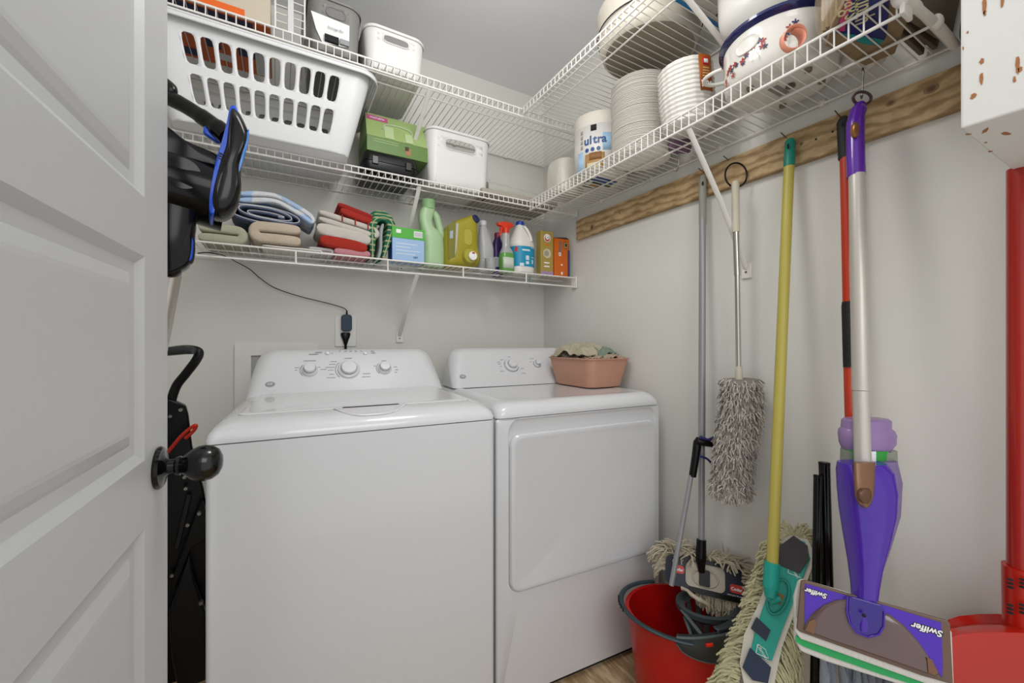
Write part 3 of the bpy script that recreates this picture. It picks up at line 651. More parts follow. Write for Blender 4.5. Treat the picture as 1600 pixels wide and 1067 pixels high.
# purple bottle
o = onY(774, 418, 1.86); pb = thing('stain_remover_bottle', 'purple bottle with a magenta cap half hidden behind the frosted jug and the spray bottle', 'bottle', (o.x+.012, 1.86, 1.4905))
MB().loft([sup(rx_, ry_, z, 2.6) for z, rx_, ry_ in ((0, .026, .02), (.004, .03, .024), (.12, .03, .024), (.15, .028, .022), (.18, .024, .018), (.20, .015, .014), (.206, .013, .013))]).build('bottle_body', mat('deep_purple', '#3b2468', .3), pb)
MB().lathe([(.016, .2), (.016, .226), (.013, .229), (0, .229)], (0, 0, 0)).build('cap', mat('magenta_cap', '#7a1f50', .35), pb)
MB().loft([sup(.0306, .0246, z, 2.6) for z in (.05, .10)], False, False).build('label', mat('label_teal_grey', '#b8c6c4', .5), pb)
# spray bottle
o = onY(797, 423, 1.68); sp = thing('spray_bottle', 'clear spray bottle of green cleaner with a red trigger head', 'spray bottle', (o.x, 1.715, 1.4905))
CLR = mat('clear_plastic', '#dfe3df', .12, trans=.55); LIQ = mat('green_liquid', '#6fae55', .15, trans=.2)
MB().loft([sup(rx_, ry_, z, 3, 28, cx) for z, cx, rx_, ry_ in ((0, 0, .033, .026), (.005, 0, .036, .029), (.06, 0, .036, .029), (.088, .0, .034, .028), (.092, 0, .032, .027))]).build('liquid', LIQ, sp)
MB().loft([sup(rx_, ry_, z, 3 if z < .12 else 2, 28, cx) for z, cx, rx_, ry_ in ((.092, 0, .032, .027), (.105, 0, .028, .024), (.12, -.002, .021, .019), (.14, -.003, .017, .017), (.165, -.003, .0165, .0165), (.185, -.003, .018, .018), (.19, -.003, .016, .016))]).build('bottle_neck', CLR, sp)
RTR = mat('trigger_red', '#d63a1c', .35)
hd = MB().lathe([(.0165, .186), (.0165, .212), (.014, .216), (0, .216)], (-.003, 0, 0))
hd.add(slabshape([(-.048, .222), (-.046, .234), (-.02, .243), (.01, .243), (.03, .236), (.036, .226), (.022, .218), (.012, .208), (-.016, .208), (-.03, .218)], .024, .007).v, [])
hd = MB().lathe([(.0165, .186), (.0165, .212), (.014, .216), (0, .216)], (-.003, 0, 0)); s2 = slabshape([(-.048, .222), (-.046, .234), (-.02, .243), (.01, .243), (.03, .236), (.036, .226), (.022, .218), (.012, .208), (-.016, .208), (-.03, .218)], .024, .007); hd.add(s2.v, s2.f)
h_ = hd.build('sprayer_head', RTR, sp)
slabshape([(-.034, .218), (-.020, .216), (-.024, .198), (-.032, .180), (-.040, .172), (-.044, .176), (-.036, .196)], .012, .003).build('trigger', RTR, h_)
MB().tube([(-.046, 0, .228), (-.053, 0, .228)], .007, 10).build('nozzle', RTR, h_)
MB().loft([sup(.0366, .0296, z, 3) [17:25] for z in (.018, .07)], False, False, closed=False).build('label', mat('label_pale', '#c9d2c2', .5), sp, solid=.0006)
# bleach jug
o = onY(824, 429, 1.68); bj = thing('bleach_jug', 'white jug with a blue cap and a turquoise blue label', 'jug', (o.x, 1.742, 1.4905))
WJ = mat('milky_plastic', '#dedbd4', .35)
MB().loft([sup(rx_, ry_, z, 2.4, 32, cx) for z, cx, rx_, ry_ in ((0, 0, .056, .05), (.008, 0, .064, .058), (.03, 0, .066, .060), (.033, 0, .0645, .0585), (.135, 0, .0645, .0585), (.138, 0, .066, .060), (.155, 0, .064, .058), (.185, -.002, .052, .047), (.215, -.004, .036, .033), (.238, -.005, .023, .022), (.247, -.005, .019, .019))]).build('jug_body', WJ, bj)
MB().tube(smoothpath([(.002, -.030, .235), (.014, -.040, .215), (.024, -.050, .185), (.028, -.054, .16)]), .0075, 10).build('handle', WJ, bj)
MB().loft([sup(.0652, .0592, z, 2.4, 32) for z in (.035, .133)], False, False).build('label', mat('label_turquoise', '#1c8fb4', .4), bj)
MB().lathe([(.020, .243), (.0205, .262), (.018, .265), (0, .265)], (-.005, 0, 0), 30).build('cap', mat('cap_blue', '#1e3f9c', .35), bj)
def bpatch(par, rx_, ry_, e, a0, a1, z0, z1, m, nm='label_print', cx=0):
    r_ = sup(rx_, ry_, 0, e, 96, cx); i0, i1 = int(a0/360*96), int(a1/360*96); idx = [i % 96 for i in range(i0, i1+1)]
    return MB().loft([[r_[i]+Vector((0, 0, z)) for i in idx] for z in (z0, z1)], False, False, closed=False).build(nm, m, par)
bpatch(bj, .0655, .0595, 2.4, 214, 232, .105, .128, mat('print_red', '#c2302a', .4))
for a0, a1, z0, z1 in ((252, 282, .110, .118), (290, 325, .128, .1305), (292, 325, .080, .083), (268, 280, .066, .088), (268, 280, .046, .060), (240, 262, .036, .05), (296, 306, .05, .07)): bpatch(bj, .0655, .0595, 2.4, a0, a1, z0, z1, mat('print_pale', '#cfe2ea', .5))
# gold and orange cartons
a = onY(845, 430, 1.69); c = onY(864.5, 430, 1.69)
gb_ = carton('baking_soda_box', 'tall gold box with a round red and white logo beside the bleach jug', 'box', ((a.x+c.x)/2, 1.69, 1.4905), c.x-a.x, .04, .224, mat('print_gold', '#a8924a', .4))
w = c.x-a.x
def disc(par, nm, m, x, z, r, y=-.0005, s=1): return MB().lathe([(0, 0), (r, 0), (r, .0006), (0, .0007)], m=Matrix.Translation((x, y, z)) @ Matrix.Rotation(PI/2, 4, 'X') @ Matrix.Diagonal((1, s, 1, 1)), n=28).build(nm, m, par)
disc(gb_, 'logo_disc', WHT, 0, .190, .020); disc(gb_, 'logo_ring', mat('print_red', '#c2302a'), 0, .188, .0155, -.001); disc(gb_, 'logo_centre', WHT, 0, .192, .011, -.0015)
MB().tube([(-.005, -.0024, .186), (.002, -.0024, .193), (.006, -.0024, .196)], .0018, 6).build('logo_arm', GRYM, gb_)
disc(gb_, 'picture', mat('print_linen', '#c9c19a', .6), 0, .112, .024); disc(gb_, 'picture_centre', mat('print_grey', '#9b9a8e', .6), -.004, .112, .014, -.001)
patch(gb_, 'title_print', mat('print_orange', '#d07c2c', .5), -.016, .016, .152, .160, 0); patch(gb_, 'fine_print', WHT, -.018, .014, .062, .068, 0); patch(gb_, 'fine_print', WHT, -.018, .014, .044, .050, 0)
patch(gb_, 'base_stripe', mat('print_lilac', '#a78bb0', .5), -w/2+.001, w/2-.001, .001, .022, 0)
a = onY(866.5, 432, 1.685); c = onY(889.5, 432, 1.685)
ob = carton('detergent_powder_box', 'orange box with an open dark flap at the right end of the bottom shelf', 'box', ((a.x+c.x)/2, 1.685, 1.4905), c.x-a.x, .045, .196, mat('print_vivid_orange', '#d0661a', .4))
w = c.x-a.x
MB().quadprism([(-w/2, .0, .197), (w/2, .0, .197), (w/2+.004, .03, .214), (-w/2+.02, .04, .203)], (0, 0, 1), .0012).build('open_flap', mat('flap_dark', '#3b3430', .7), ob, smooth=False)
disc(ob, 'logo_disc', mat('print_teal_dark', '#27454e', .5), w/2-.022, .165, .0165, s=1.1); disc(ob, 'logo_ring', mat('print_yellow', '#dba63a'), w/2-.022, .165, .013, -.001, s=1.1); disc(ob, 'logo_centre', mat('print_teal_dark', '#27454e'), w/2-.022, .165, .009, -.0015, s=1.1)
t = text('Power', .022, (-.012, -.001, .155), (0, 0, 1), (-1, 0, 0), mat('print_teal_blue', '#4d7f96', .5), ob, world=False, bold=.0006)
text('62', .02, (-.014, -.001, .115), (0, 0, 1), (-1, 0, 0), WHT, ob, 'number_print', world=False, bold=.0008)
disc(ob, 'dot_print', WHT, -.002, .062, .0048); patch(ob, 'sticker', WHT, -.006, .004, .012, .026, 0)
MB().box((w/2-.010, -.0012, .004), (w/2+.001, .045, .142)).build('side_stripe', mat('print_indigo', '#3c3a6a', .5), ob, smooth=False)
# bits under the shelf
p = onY(828, 444, 1.72)
put(MB().tube([(0, 0, .02), (0, 0, -.02), (.002, 0, -.035)], .006, 8, flat=.4).build('hanging_clip', mat('aqua_clear', '#9dbcbc', .2, trans=.4), loc=(p.x, 1.72, 1.462)), 'pale aqua plastic clip hanging under the bottom shelf below the bleach jug', 'clip')
# ================================================================ laundry basket
bk = thing('laundry_basket', 'large white plastic laundry basket with two rows of slots on the middle shelf', 'laundry basket', (-.040, 1.728, 1.838))
slots = set()
divs = {0: 12, 1: 3, 2: 5, 3: 3, 4: 12, 5: 3, 6: 5, 7: 3}
bands = [(0, .05), (.05, .19), (.19, .48), (.48, .56), (.56, .85), (.85, 1.0)]
for c in range(12):
    if 1 <= c <= 10: slots |= {(0, c, 2), (0, c, 4), (4, c, 2), (4, c, 4)}
for sg in (2, 6):
    for c in range(1, 4): slots |= {(sg, c, 2)}
BW = mat('basket_white', '#dfe0e1', .36)
sh = shell(.51, .285, .65, .425, .285, .032, .046, divs, slots, bands, hole=(.72, .97), curve=.0)
sh.build('basket_body', BW, bk, weld=True, solid=.0028)
def rim(par, w, d, r, z, out, drop, m, nm='rim', steps=((0, 0), (.35, .0015), (.7, -.001), (1, -.006), (1, -.5), (.96, -1), (1.05, -1.02))):
    mb = MB(); rings = []
    for a, b_ in steps:
        dz = b_*drop if b_ < -.02 else b_
        rings.append(rr(w+2*out*a, d+2*out*a, r+out*a, z+dz, 8))
    mb.loft(rings, False, False); return mb.build(nm, m, par, solid=.0022)
rim(bk, .65, .425, .046, .285, .022, .026, BW, steps=((0, -.03), (.0, 0), (.3, .003), (.5, .001), (.55, -.005), (.8, -.006), (.85, -.012), (1, -.013), (1.02, -.6), (1.05, -1)))
for dz, o_ in ((.002, .0225), (-.012, .0245)):
    pr = rr(.65+2*o_, .425+2*o_, .046+o_, .285-.012+dz, 8); MB().tube(pr+pr[:1], .0022, 6, False).build('rim_ridge', BW, bk)
# ================================================================ green carton and black case
a = onY(571, 250, 1.735); c = onY(665, 250, 1.735); w = c.x-a.x
gx = carton('shoe_storage_carton', 'green cardboard carton with a pink stripe and carry handle behind the black case', 'box', ((a.x+c.x)/2, 1.705, 1.931), w, .19, .062, mat('carton_green', '#5e8038', .4))
CG = mat('carton_light_green', '#9db573', .35)
ht = onY(612, 186, 1.745).z-1.931
MB().loft([[Vector((-w/2, -.001, .061)), Vector((w/2, -.001, .061)), Vector((w/2, .19, .061)), Vector((-w/2, .19, .061))], [Vector((-w/2, .035, ht)), Vector((w/2, .035, ht)), Vector((w/2, .15, ht)), Vector((-w/2, .15, ht))]]).build('sloped_top', CG, gx, smooth=False)
def onslope(x, f, n=.0012): return Vector((x, -.001+.036*f-n, .061+(ht-.061)*f+n*.2))
def spatch(par, nm, m, x0, x1, f0, f1, n=.0012): return MB().quadprism([onslope(x0, f0, n*.2), onslope(x1, f0, n*.2), onslope(x1, f1, n*.2), onslope(x0, f1, n*.2)], (0, -1, .2), n).build(nm, m, par, smooth=False)
spatch(gx, 'pink_stripe', mat('print_pink', '#c2568c', .4), -w/2+.003, -w/2+.088, .72, .92)
text('washable', .016, onslope(-w/2+.045, .82, .003), (1, 0, 0), (0, .25, 1), WHT, gx, world=False)
hm = MB(); HP = []
for t_ in range(13):
    an = PI*t_/12; HP.append(onslope(.0-.062*math.cos(an)*1.0, .38+.28*math.sin(an)**.6, .003))
hm.tube(HP, .0035, 8, flat=.5).build('handle_rim', mat('carton_handle', '#cfd6bf', .4), gx)
spatch(gx, 'tape_piece', mat('clear_tape', '#b9cb9a', .15), -.055, -.018, .02, .55, .002); spatch(gx, 'tape_piece', mat('clear_tape', '#b9cb9a', .15), .03, .062, .02, .42, .002)

for z in (.050, .041): patch(gx, 'fine_print', mat('print_mint', '#a9c08a', .5), -.1, .0, z, z+.002, 0)
patch(gx, 'picture_skin', mat('print_skin', '#a9795c', .6), .03, .052, .012, .040, 0); patch(gx, 'picture_hair', mat('print_brown', '#4b2f22', .6), .028, .044, .030, .046, -.0008)
a = onY(568, 250, 1.675); c = onY(655, 250, 1.675); w = c.x-a.x
bc = thing('hard_case', 'black rounded hard plastic case lying in front of the green carton', 'case', ((a.x+c.x)/2, 1.675+.125, 1.8365))
CASE = mat('case_black', '#0b0b0c', .3)
def caserings(zs): return [rr(w*s, .235*s2, .03, z, 6, 0, -.005) for z, s, s2 in zs]
MB().loft(caserings(((0, .86, .82), (.006, .94, .92), (.02, .98, .98), (.043, 1, 1)))).build('case_base', CASE, bc)
MB().loft(caserings(((.046, 1, 1), (.066, .985, .98), (.083, .95, .93), (.092, .86, .82)))).build('case_lid', CASE, bc)
for x in (-.3, .3): MB().box((x*w-.012, -.130, .03), (x*w+.012, -.120, .062)).build('latch', CASE, bc, bevel=.002)
# ================================================================ plastic bins
def bin_(label, px0, px1, Y, zb, h, dep, m, scale=.90, hole=True, inner=None):
    a = onY(px0, 200, Y); c = onY(px1, 200, Y); w = c.x-a.x
    t = thing('storage_bin', label, 'storage bin', ((a.x+c.x)/2, Y+dep/2, zb), 0, 'plastic storage bins')
    dv = {0: 1, 1: 4, 2: 2, 3: 4, 4: 1, 5: 4, 6: 2, 7: 4}
    s = {(0, 0, 2), (4, 0, 2)} if hole else set()
    hw = .66
    sh = shell(w*scale, dep*.88, w, dep, h, .025, .045, dv, s, [(0, .4), (.4, .64), (.64, .88), (.88, 1)], hole=(hw, .80), e=3.4)
    sh.build('bin_body', m, t, weld=True, solid=.0028)
    rim(t, w, dep, .045, h, .004, .01, m, steps=((-.3, -.03), (0, .0), (.6, .001), (1, -.2), (1, -1)))
    MB().tube([p+Vector((0, 0, -.0)) for p in [Vector((math.copysign(abs(math.cos(q))**.5, math.cos(q))*(w-.086)*.5*.70, -dep/2*(.88+.12*.76)-.0015, h*.76+math.copysign(abs(math.sin(q))**.6, math.sin(q))*h*.097)) for q in [2*PI*k/28 for k in range(29)]]], .0022, 6, False).build('handle_rim', m, t)
    return t, w
bin_('white storage bin with a handle slot on the middle shelf right of the green carton', 669, 768, 1.675, 1.8365, .245, .25, WPL2)
GBIN = mat('bin_grey_plastic', '#807f7b', .4)
gt, w = bin_('dark grey storage bin with a torn paper label on the top shelf', 482, 565, 1.54, 2.1765, .175, .36, GBIN, .88)
lb = MB().quadprism([Vector(p) for p in ((-.078, -.176, .112), (.045, -.176, .106), (.045, -.168, .032), (-.042, -.166, .022), (-.062, -.170, .06))], (0, -1, .05), .001)
l_ = lb.build('paper_label', WHT, gt, smooth=False)
MB().box((-.035, -.1785, .028), (.010, -.168, .05)).build('black_print', DKGAP, l_, smooth=False); MB().box((.014, -.1785, .032), (.044, -.168, .05)).build('barcode', GRYM, l_, smooth=False)
text('Storage Bin', .011, (.0, -.179, .075), (1, 0, 0), (0, 0, 1), GRYM, l_, world=False)
bin_('white storage bin at the right end of the items on the top shelf', 571, 665, 1.54, 2.1765, .145, .36, WPL2, .9)
# ================================================================ packs and rack on the top shelf
a = onY(262, 40, 1.53); c = onY(424, 40, 1.53)
cb = carton('detergent_pod_carton', 'cream carton with orange and navy print at the left of the top shelf', 'box', (-.20, 1.53, 2.1765), .34, .30, .10, mat('carton_cream', '#c6bba8', .6))
OR_ = mat('print_orange_bright', '#e2661c', .45); NV_ = mat('print_navy_deep', '#1b2455', .45)
patch(cb, 'bottom_print', OR_, -.169, .169, .004, .295, 0, face='bottom')
for x0, x1, y0, y1, mm in ((-.16, -.11, .17, .23, NV_), (-.09, -.06, .10, .16, WHT), (-.10, -.04, .24, .28, NV_), (-.02, .02, .15, .20, NV_), (.0, .05, .22, .26, WHT), (.07, .12, .16, .20, NV_), (.12, .165, .05, .29, WHT), (-.169, .12, .01, .05, NV_)): patch(cb, 'bottom_print', mm, x0, x1, y0, y1, -.001, face='bottom')
patch(cb, 'front_print', NV_, -.165, -.05, .004, .040, 0); patch(cb, 'front_print', OR_, -.05, .10, .004, .028, 0); patch(cb, 'front_print', mat('print_leaf', '#7d9a3b', .5), -.06, .02, .030, .040, 0)
text('ZE', .03, (-.13, -.0012, .02), (1, 0, 0), (0, 0, 1), WHT, cb, world=False, bold=.001)
pk = carton('diaper_pack', 'white and navy pack standing on the cream carton under the ceiling', 'pack', (-.17, 1.545, 2.278), .26, .22, .14, mat('pack_white', '#d8d6d1', .35), bev=.01)
patch(pk, 'navy_print', NV_, -.12, .0, .03, .10, 0); patch(pk, 'navy_print', NV_, .02, .085, .02, .075, 0); patch(pk, 'yellow_print', mat('print_yellow', '#dba63a'), -.11, -.02, .015, .024, 0)
text('ZE', .04, (.052, -.0012, .045), (1, 0, 0), (0, 0, 1), WHT, pk, world=False, bold=.0015)
a = onY(430, 60, 1.53); c = onY(476, 60, 1.53); w = c.x-a.x
rk = thing('wire_rack', 'small white wire rack with a metal end plate beside the grey bin', 'rack', (a.x, 1.53, 2.1765))
b = MB()
for k in range(7): b.tube([(0, 0, .03+k*.026), (w, 0, .03+k*.026)], .0016, 6)
for x in (0, w): b.tube([(x, 0, 0), (x, 0, .20)], .003, 6)
for k in range(7): b.tube([(w, 0, .03+k*.026), (w, .30, .03+k*.026)], .0016, 6)
b.tube([(w, .30, 0), (w, .30, .2)], .003, 6); b.build('wire_grid', WIRE, rk)
MB().box((w*.42, -.006, .0), (w*.62, -.002, .12)).build('end_plate', mat('plate_white', '#cfd0cf', .4), rk, bevel=.001)
# ================================================================ middle shelf right: wrapped roll and flat bundle
ro = onY(772, 288, 1.74)
put(MB().tube(smoothpath([(0, 0, .040), (.1, .0, .040), (.2, .005, .036), (.28, .0, .030), (.33, .0, .026)]), .034, 14).noise(.004, 25, 2).build('wrapped_roll', mat('milky_film', '#cfcdc4', .35, trans=.15, bump=.5, scale=40), loc=(.865, 1.78, 1.862)), 'long roll wrapped in milky film lying at the right of the middle shelf', 'roll')
fb = carton('paper_bag_bundle', 'flat grey brown bundle of folded paper right of the white bin', 'paper bundle', (1.0, 1.665, 1.8355), .42, .26, .022, mat('kraft_grey', '#aaa396', .8, var=.1), bev=.001)
for x, wd_ in ((-.15, .05), (-.05, .09), (.09, .07)): patch(fb, 'paper_fold', mat('paper_light', '#aba596', .8), x, x+wd_, .01, .25, 0, face='bottom')
for k in range(3): patch(fb, 'black_print', DKGAP, -.165, -.150, .04+k*.025, .055+k*.025, 0, face='bottom')
# ================================================================ basin with cloths on the dryer
PK = mat('salmon_plastic', '#c08f78', .45)
bs = thing('wash_basin', 'salmon pink plastic basin standing on the dryer next to the wall', 'basin', (1.193, 1.416, .9665), 0)
def br(w, d, z, r=.035): return rr(w, d, r, z, 7)
MB().loft([br(.175, .245, .0), br(.185, .258, .004), br(.205, .285, .06), br(.222, .308, .113), br(.222, .308, .118), br(.236, .322, .118, .042), br(.238, .324, .1225, .043), br(.216, .302, .1235), br(.212, .298, .116), br(.196, .276, .06), br(.172, .242, .006), br(.02, .04, .005)], True, True).build('basin_body', PK, bs)
BEI = mat('cloth_beige', '#bcb39b', .95, bump=.7, scale=200, var=.1); SAG = mat('cloth_sage', '#7e8b7d', .95, bump=.7, scale=200, var=.08)
# cloth heap: creased patches lying over one another in the basin
BZ = .9665+.112
def heap(label, m, cx, cy, rx_, ry_, h, seed, rot=0, th=.006, fr=26, crease=.012, n=44):
    vs = []; fs = []
    for i in range(n+1):
        for j in range(n+1):
            u, v = i/n*2-1, j/n*2-1; e = 1+.16*noise.noise(Vector((u*2+seed, v*2, 0))); x, y = u*rx_*e, v*ry_*e
            d = max(0, 1-(u*u*.75+v*v*.75)); q = Vector((x*fr+seed*5, y*fr*.45+x*6, 0)); q2 = Vector((x*fr*2+9, y*fr*1.2+seed, 3))
            z = h*d**.55+crease*(1-abs(noise.noise(q)*2.6))+crease*.5*(1-abs(noise.noise(q2)*2.4))
            vs.append((x*math.cos(rot)-y*math.sin(rot), x*math.sin(rot)+y*math.cos(rot), z))
    for i in range(n):
        for j in range(n): k = i*(n+1)+j; fs.append((k, k+1, k+n+2, k+n+1))
    o = MB().add(vs, fs).build('crumpled_cloth', m, loc=(cx, cy, BZ), solid=th, sub=1)
    return put(o, label, 'cloth')
BEI2 = mat('cloth_beige_print', '#b6ad95', .95, bump=.7, scale=200, var=.12)
heap('pink beige cloth lying low in the front of the basin', mat('cloth_pinkish', '#b39a87', .95, bump=.7, scale=200, var=.15), 1.20, 1.32, .085, .045, .012, 4, 0)
heap('beige cloth with fine stripes hanging at the left rim of the basin', banded('cloth_striped', '#aaa38e', '#4a4a45', 'Y', 28, .95, .6, .9, 1.5), 1.150, 1.47, .05, .075, .022, 2, .2)
heap('sage green cloth curling up at the right rim of the basin', SAG, 1.225, 1.37, .075, .06, .038, 6, .3, crease=.016)
heap('beige cloth heaped highest in the middle of the salmon basin', BEI2, 1.175, 1.435, .088, .11, .050, 1, .3, crease=.02)
# ================================================================ stick vacuum behind the door edge
DV = .93
vac = thing('stick_vacuum', 'black and blue cordless stick vacuum standing behind the door edge', 'vacuum cleaner', W(300, 330, DV))
def V_(x, y, d=DV): return W(x, y, d)
BV = mat('vacuum_black', '#050506', .16, ior=1.35); VB = mat('vacuum_blue', '#1450cc', .3); VG = mat('vacuum_smoke', '#100e0d', .15, ior=1.4)
nrm = (Vector((0, 0, CAMZ))-W(320, 250, DV)); nrm.z = 0; nrm.normalize(); rgt = Vector((-nrm.y, nrm.x, 0)); 
if rgt.dot(Vector((CY, -SY, 0))) < 0: rgt = -rgt
px_m = DV/F
def VM(px, py, ang, d=DV): # frame: local z along motor axis (towards image angle), origin at pixel
    o = W(px, py, d); ax = rgt*math.cos(ang)+Vector((0, 0, 1))*math.sin(ang); return frame(o, -nrm, ax)
# motor body: axis points right and slightly down in the picture
ax = math.radians(-12)
s = px_m
def vpoly(name, pts, y0, y1, mt, e=.006, par=None, k=4):
    C = [W(x, y, DV) for x, y in pts]; o = sum(C, Vector())/len(C); fr = Matrix.Identity(4)
    for i, a_ in enumerate((rgt, -nrm, Vector((0, 0, 1)))): fr[0][i], fr[1][i], fr[2][i] = a_
    fr.translation = o; inv = fr.inverted(); L = [inv @ c_ for c_ in C]
    mb = slabshape([(q.x, q.z) for q in L], y1-y0, e, k).xf(Matrix.Translation((0, (y0+y1)/2, 0))).xf(fr)
    return mb.build(name, mt, par or vac, world=True)
m = VM(262, 283, math.radians(-8))
MB().lathe([(0, -50*s), (40*s, -48*s), (50*s, -34*s), (53*s, 0), (54*s, 40*s), (56*s, 76*s), (0, 77*s)], m=m, n=40, sx=1.0).build('motor_body', BV, vac, world=True)
vpoly('rear_housing', [(360, 177), (372, 180), (386, 200), (389, 214), (383, 242), (376, 270), (377, 298), (370, 326), (355, 343), (336, 346), (329, 335), (330, 312), (338, 272), (350, 235), (355, 205)], -.052, .045, VG, .03)
SPL = [(359, 178), (352, 208), (344, 238), (337, 262), (331, 292), (327, 320), (327, 342)]; SPR = [(334, 344), (334, 322), (338, 296), (344, 272), (352, 247), (361, 216), (370, 181)]
vpoly('blue_ring', SPL+SPR, -.057, .05, VB, .004)
fb_ = MB()
for k in range(18):
    t_ = k/17; i_ = 2.6+t_*2.6; j_ = int(i_); f_ = i_-j_
    a1 = Vector((SPL[j_][0]*(1-f_)+SPL[min(j_+1, 6)][0]*f_, SPL[j_][1]*(1-f_)+SPL[min(j_+1, 6)][1]*f_, 0)); o_ = W(a1.x+6.0, a1.y+2, DV)+nrm*.0572
    fb_.box((-.0052, -.0006, -.0012), (.0052, .0006, .0012), frame(o_, rgt, Vector((0, 0, 1))) @ Matrix.Rotation(.28, 4, 'Y'))
put(fb_.build('vent_slots', BLK, vac, world=True, smooth=False), kind='stuff')
vpoly('display_trim', [(388, 206), (387, 224), (380, 252), (370, 282), (366, 280), (375, 250), (383, 218)], -.030, .03, mat('vacuum_sky', '#3f83cf', .2), .004)
MB().tube(smoothpath([W(258, 150, DV), W(285, 163, DV), W(315, 182, DV), W(340, 200, DV), W(356, 214, DV)]), [.017]*6+[.0165]*6+[.0185]*6+[.021]*7, 14).build('handle', BV, vac, world=True)
vpoly('trigger', [(322, 200), (344, 212), (341, 220), (320, 212), (318, 206)], -.009, .009, VB, .003)
vpoly('upper_housing', [(255, 212), (290, 226), (345, 240), (345, 262), (250, 262)], -.03, .03, BV, .01)
MB().tube(smoothpath([W(252, 125, DV), W(262, 132, DV), W(268, 140, DV), W(262, 152, DV)]), .012, 10).build('handle_top', VG, vac, world=True)
vpoly('battery_base', [(250, 300), (305, 318), (306, 345), (302, 392), (290, 420), (250, 424)], -.03, .03, BV, .012)
vpoly('tube_socket', [(268, 352), (303, 340), (304, 366), (290, 384), (283, 428), (255, 430), (262, 380)], -.026, .026, BV, .012)
vpoly('release_button', [(291, 372), (302, 374), (301, 402), (294, 410), (288, 402)], -.018, .018, VB, .004)
vpoly('release_button_frame', [(289, 370), (304, 372), (303, 405), (295, 412), (286, 405)], -.014, .014, BLK, .003)
MB().lathe([(0, 0), (.030, 0), (.034, .004), (.034, .010), (0, .011)], m=frame(W(286, 282, DV)+nrm*.045, rgt, nrm), n=28).build('bin_cap', VG, vac, world=True)
MB().tube([W(266, 428, DV), W(264, 440, DV), W(242, 560, DV)], [.021, .021, .020], 16).build('wand_tube', mat('wand_silver', '#b9b4ac', .3, metal=.85), vac, world=True)
MB().tube([W(242, 560, DV), W(232, 640, DV), Vector((-.32, .99, .10))], .018, 14).build('lower_wand', mat('wand_silver', '#b9b4ac'), vac, world=True)
MB().box((-.42, .93, .0), (-.22, 1.04, .07)).build('floor_head', BV, vac, world=True, bevel=.015)
# ================================================================ folded black step frame
DL = 1.10
fx = thing('folded_step_frame', 'tall folded black steel frame with bolts and a red strap between door and washing machine', 'folding frame', (-.235, 1.30, 0))
def L_(x, y, d=DL): return W(x, y, d)
MB().tube(smoothpath([L_(258, 549), L_(285, 545), L_(304, 546), L_(311, 551), L_(306, 563), L_(290, 584), L_(276, 602), L_(268, 625), L_(266, 648)], 5), [.011]*41, 12).build('handle', mat('handle_grip', '#0a0a0b', .4, ior=1.35), fx, world=True)
MB().tube([L_(256, 549, DL-.02), L_(290, 546, DL-.02), L_(303, 547, DL-.02)], [.012, .012, .010], 12).build('handle_tube', mat('gun_metal', '#4b4d50', .3, metal=.8), fx, world=True)
nrm2 = nrm
def lpoly(name, pts, y0, y1, mt, e=.006, par=None, d=DL, k=1):
    C = [W(x, y, d) for x, y in pts]; o = sum(C, Vector())/len(C); fr = Matrix.Identity(4)
    for i, a_ in enumerate((rgt, -nrm, Vector((0, 0, 1)))): fr[0][i], fr[1][i], fr[2][i] = a_
    fr.translation = o; inv = fr.inverted(); L = [inv @ c_ for c_ in C]
    t_ = y1-y0; out = [Vector((q.x, 0, q.z)) for q in L]
    if k > 1: mb = slabshape([(q.x, q.z) for q in out], t_, e, k)
    else: mb = MB().loft([[q+Vector((0, -t_/2, 0)) for q in out], [q+Vector((0, t_/2, 0)) for q in out]])
    return mb.xf(Matrix.Translation((0, (y0+y1)/2, 0))).xf(fr).build(name, mt, par or fx, world=True, bevel=e if k == 1 else 0)
FB = mat('frame_black', '#040405', .3, ior=1.3); FS = mat('frame_satin', '#121110', .4, ior=1.35)
lpoly('main_plate', [(240, 622), (268, 622), (290, 634), (294, 648), (300, 700), (318, 770), (323, 800), (323, 1060), (240, 1060)], 0, .035, FB, .004)
lpoly('side_rail', [(292, 770), (300, 772), (281, 850), (272, 852)], -.022, -.002, FS, .002)
lpoly('side_rail', [(306, 800), (316, 780), (322, 800), (322, 842), (300, 850), (275, 905), (266, 905)], -.018, -.002, FB, .002)
lpoly('lower_panel', [(296, 860), (304, 900), (322, 960), (322, 1062), (280, 1062), (270, 1010), (266, 940)], -.03, -.002, mat('panel_dark', '#04060a', .3, ior=1.35), .004)
lpoly('rating_sticker', [(262, 780), (269, 786), (270, 820), (262, 834)], -.003, -.0005, mat('sticker_grey', '#6d6a66', .5), .0003)
b = L_(0, 0)
for x, y in ((282, 640), (266, 650), (288, 745), (290, 763), (311, 802), (293, 820), (269, 899), (314, 942)):
    p = L_(x, y, DL-.02 if y < 800 else DL-.035); m = frame(p, rgt, nrm)
    q = MB().lathe([(0, -.008), (.0055, -.008), (.0055, .001), (.004, .003), (0, .003)], m=m, n=14).build('bolt', STEEL, fx, world=True)
MB().tube(smoothpath([L_(262, 706, DL-.05), L_(272, 694, DL-.05), L_(284, 680, DL-.05), L_(298, 668, DL-.05), L_(306, 664, DL-.05), L_(303, 672, DL-.045), L_(290, 684, DL-.045)], 5), .0045, 8).build('red_strap', mat('strap_red', '#c5301c', .4), fx, world=True)
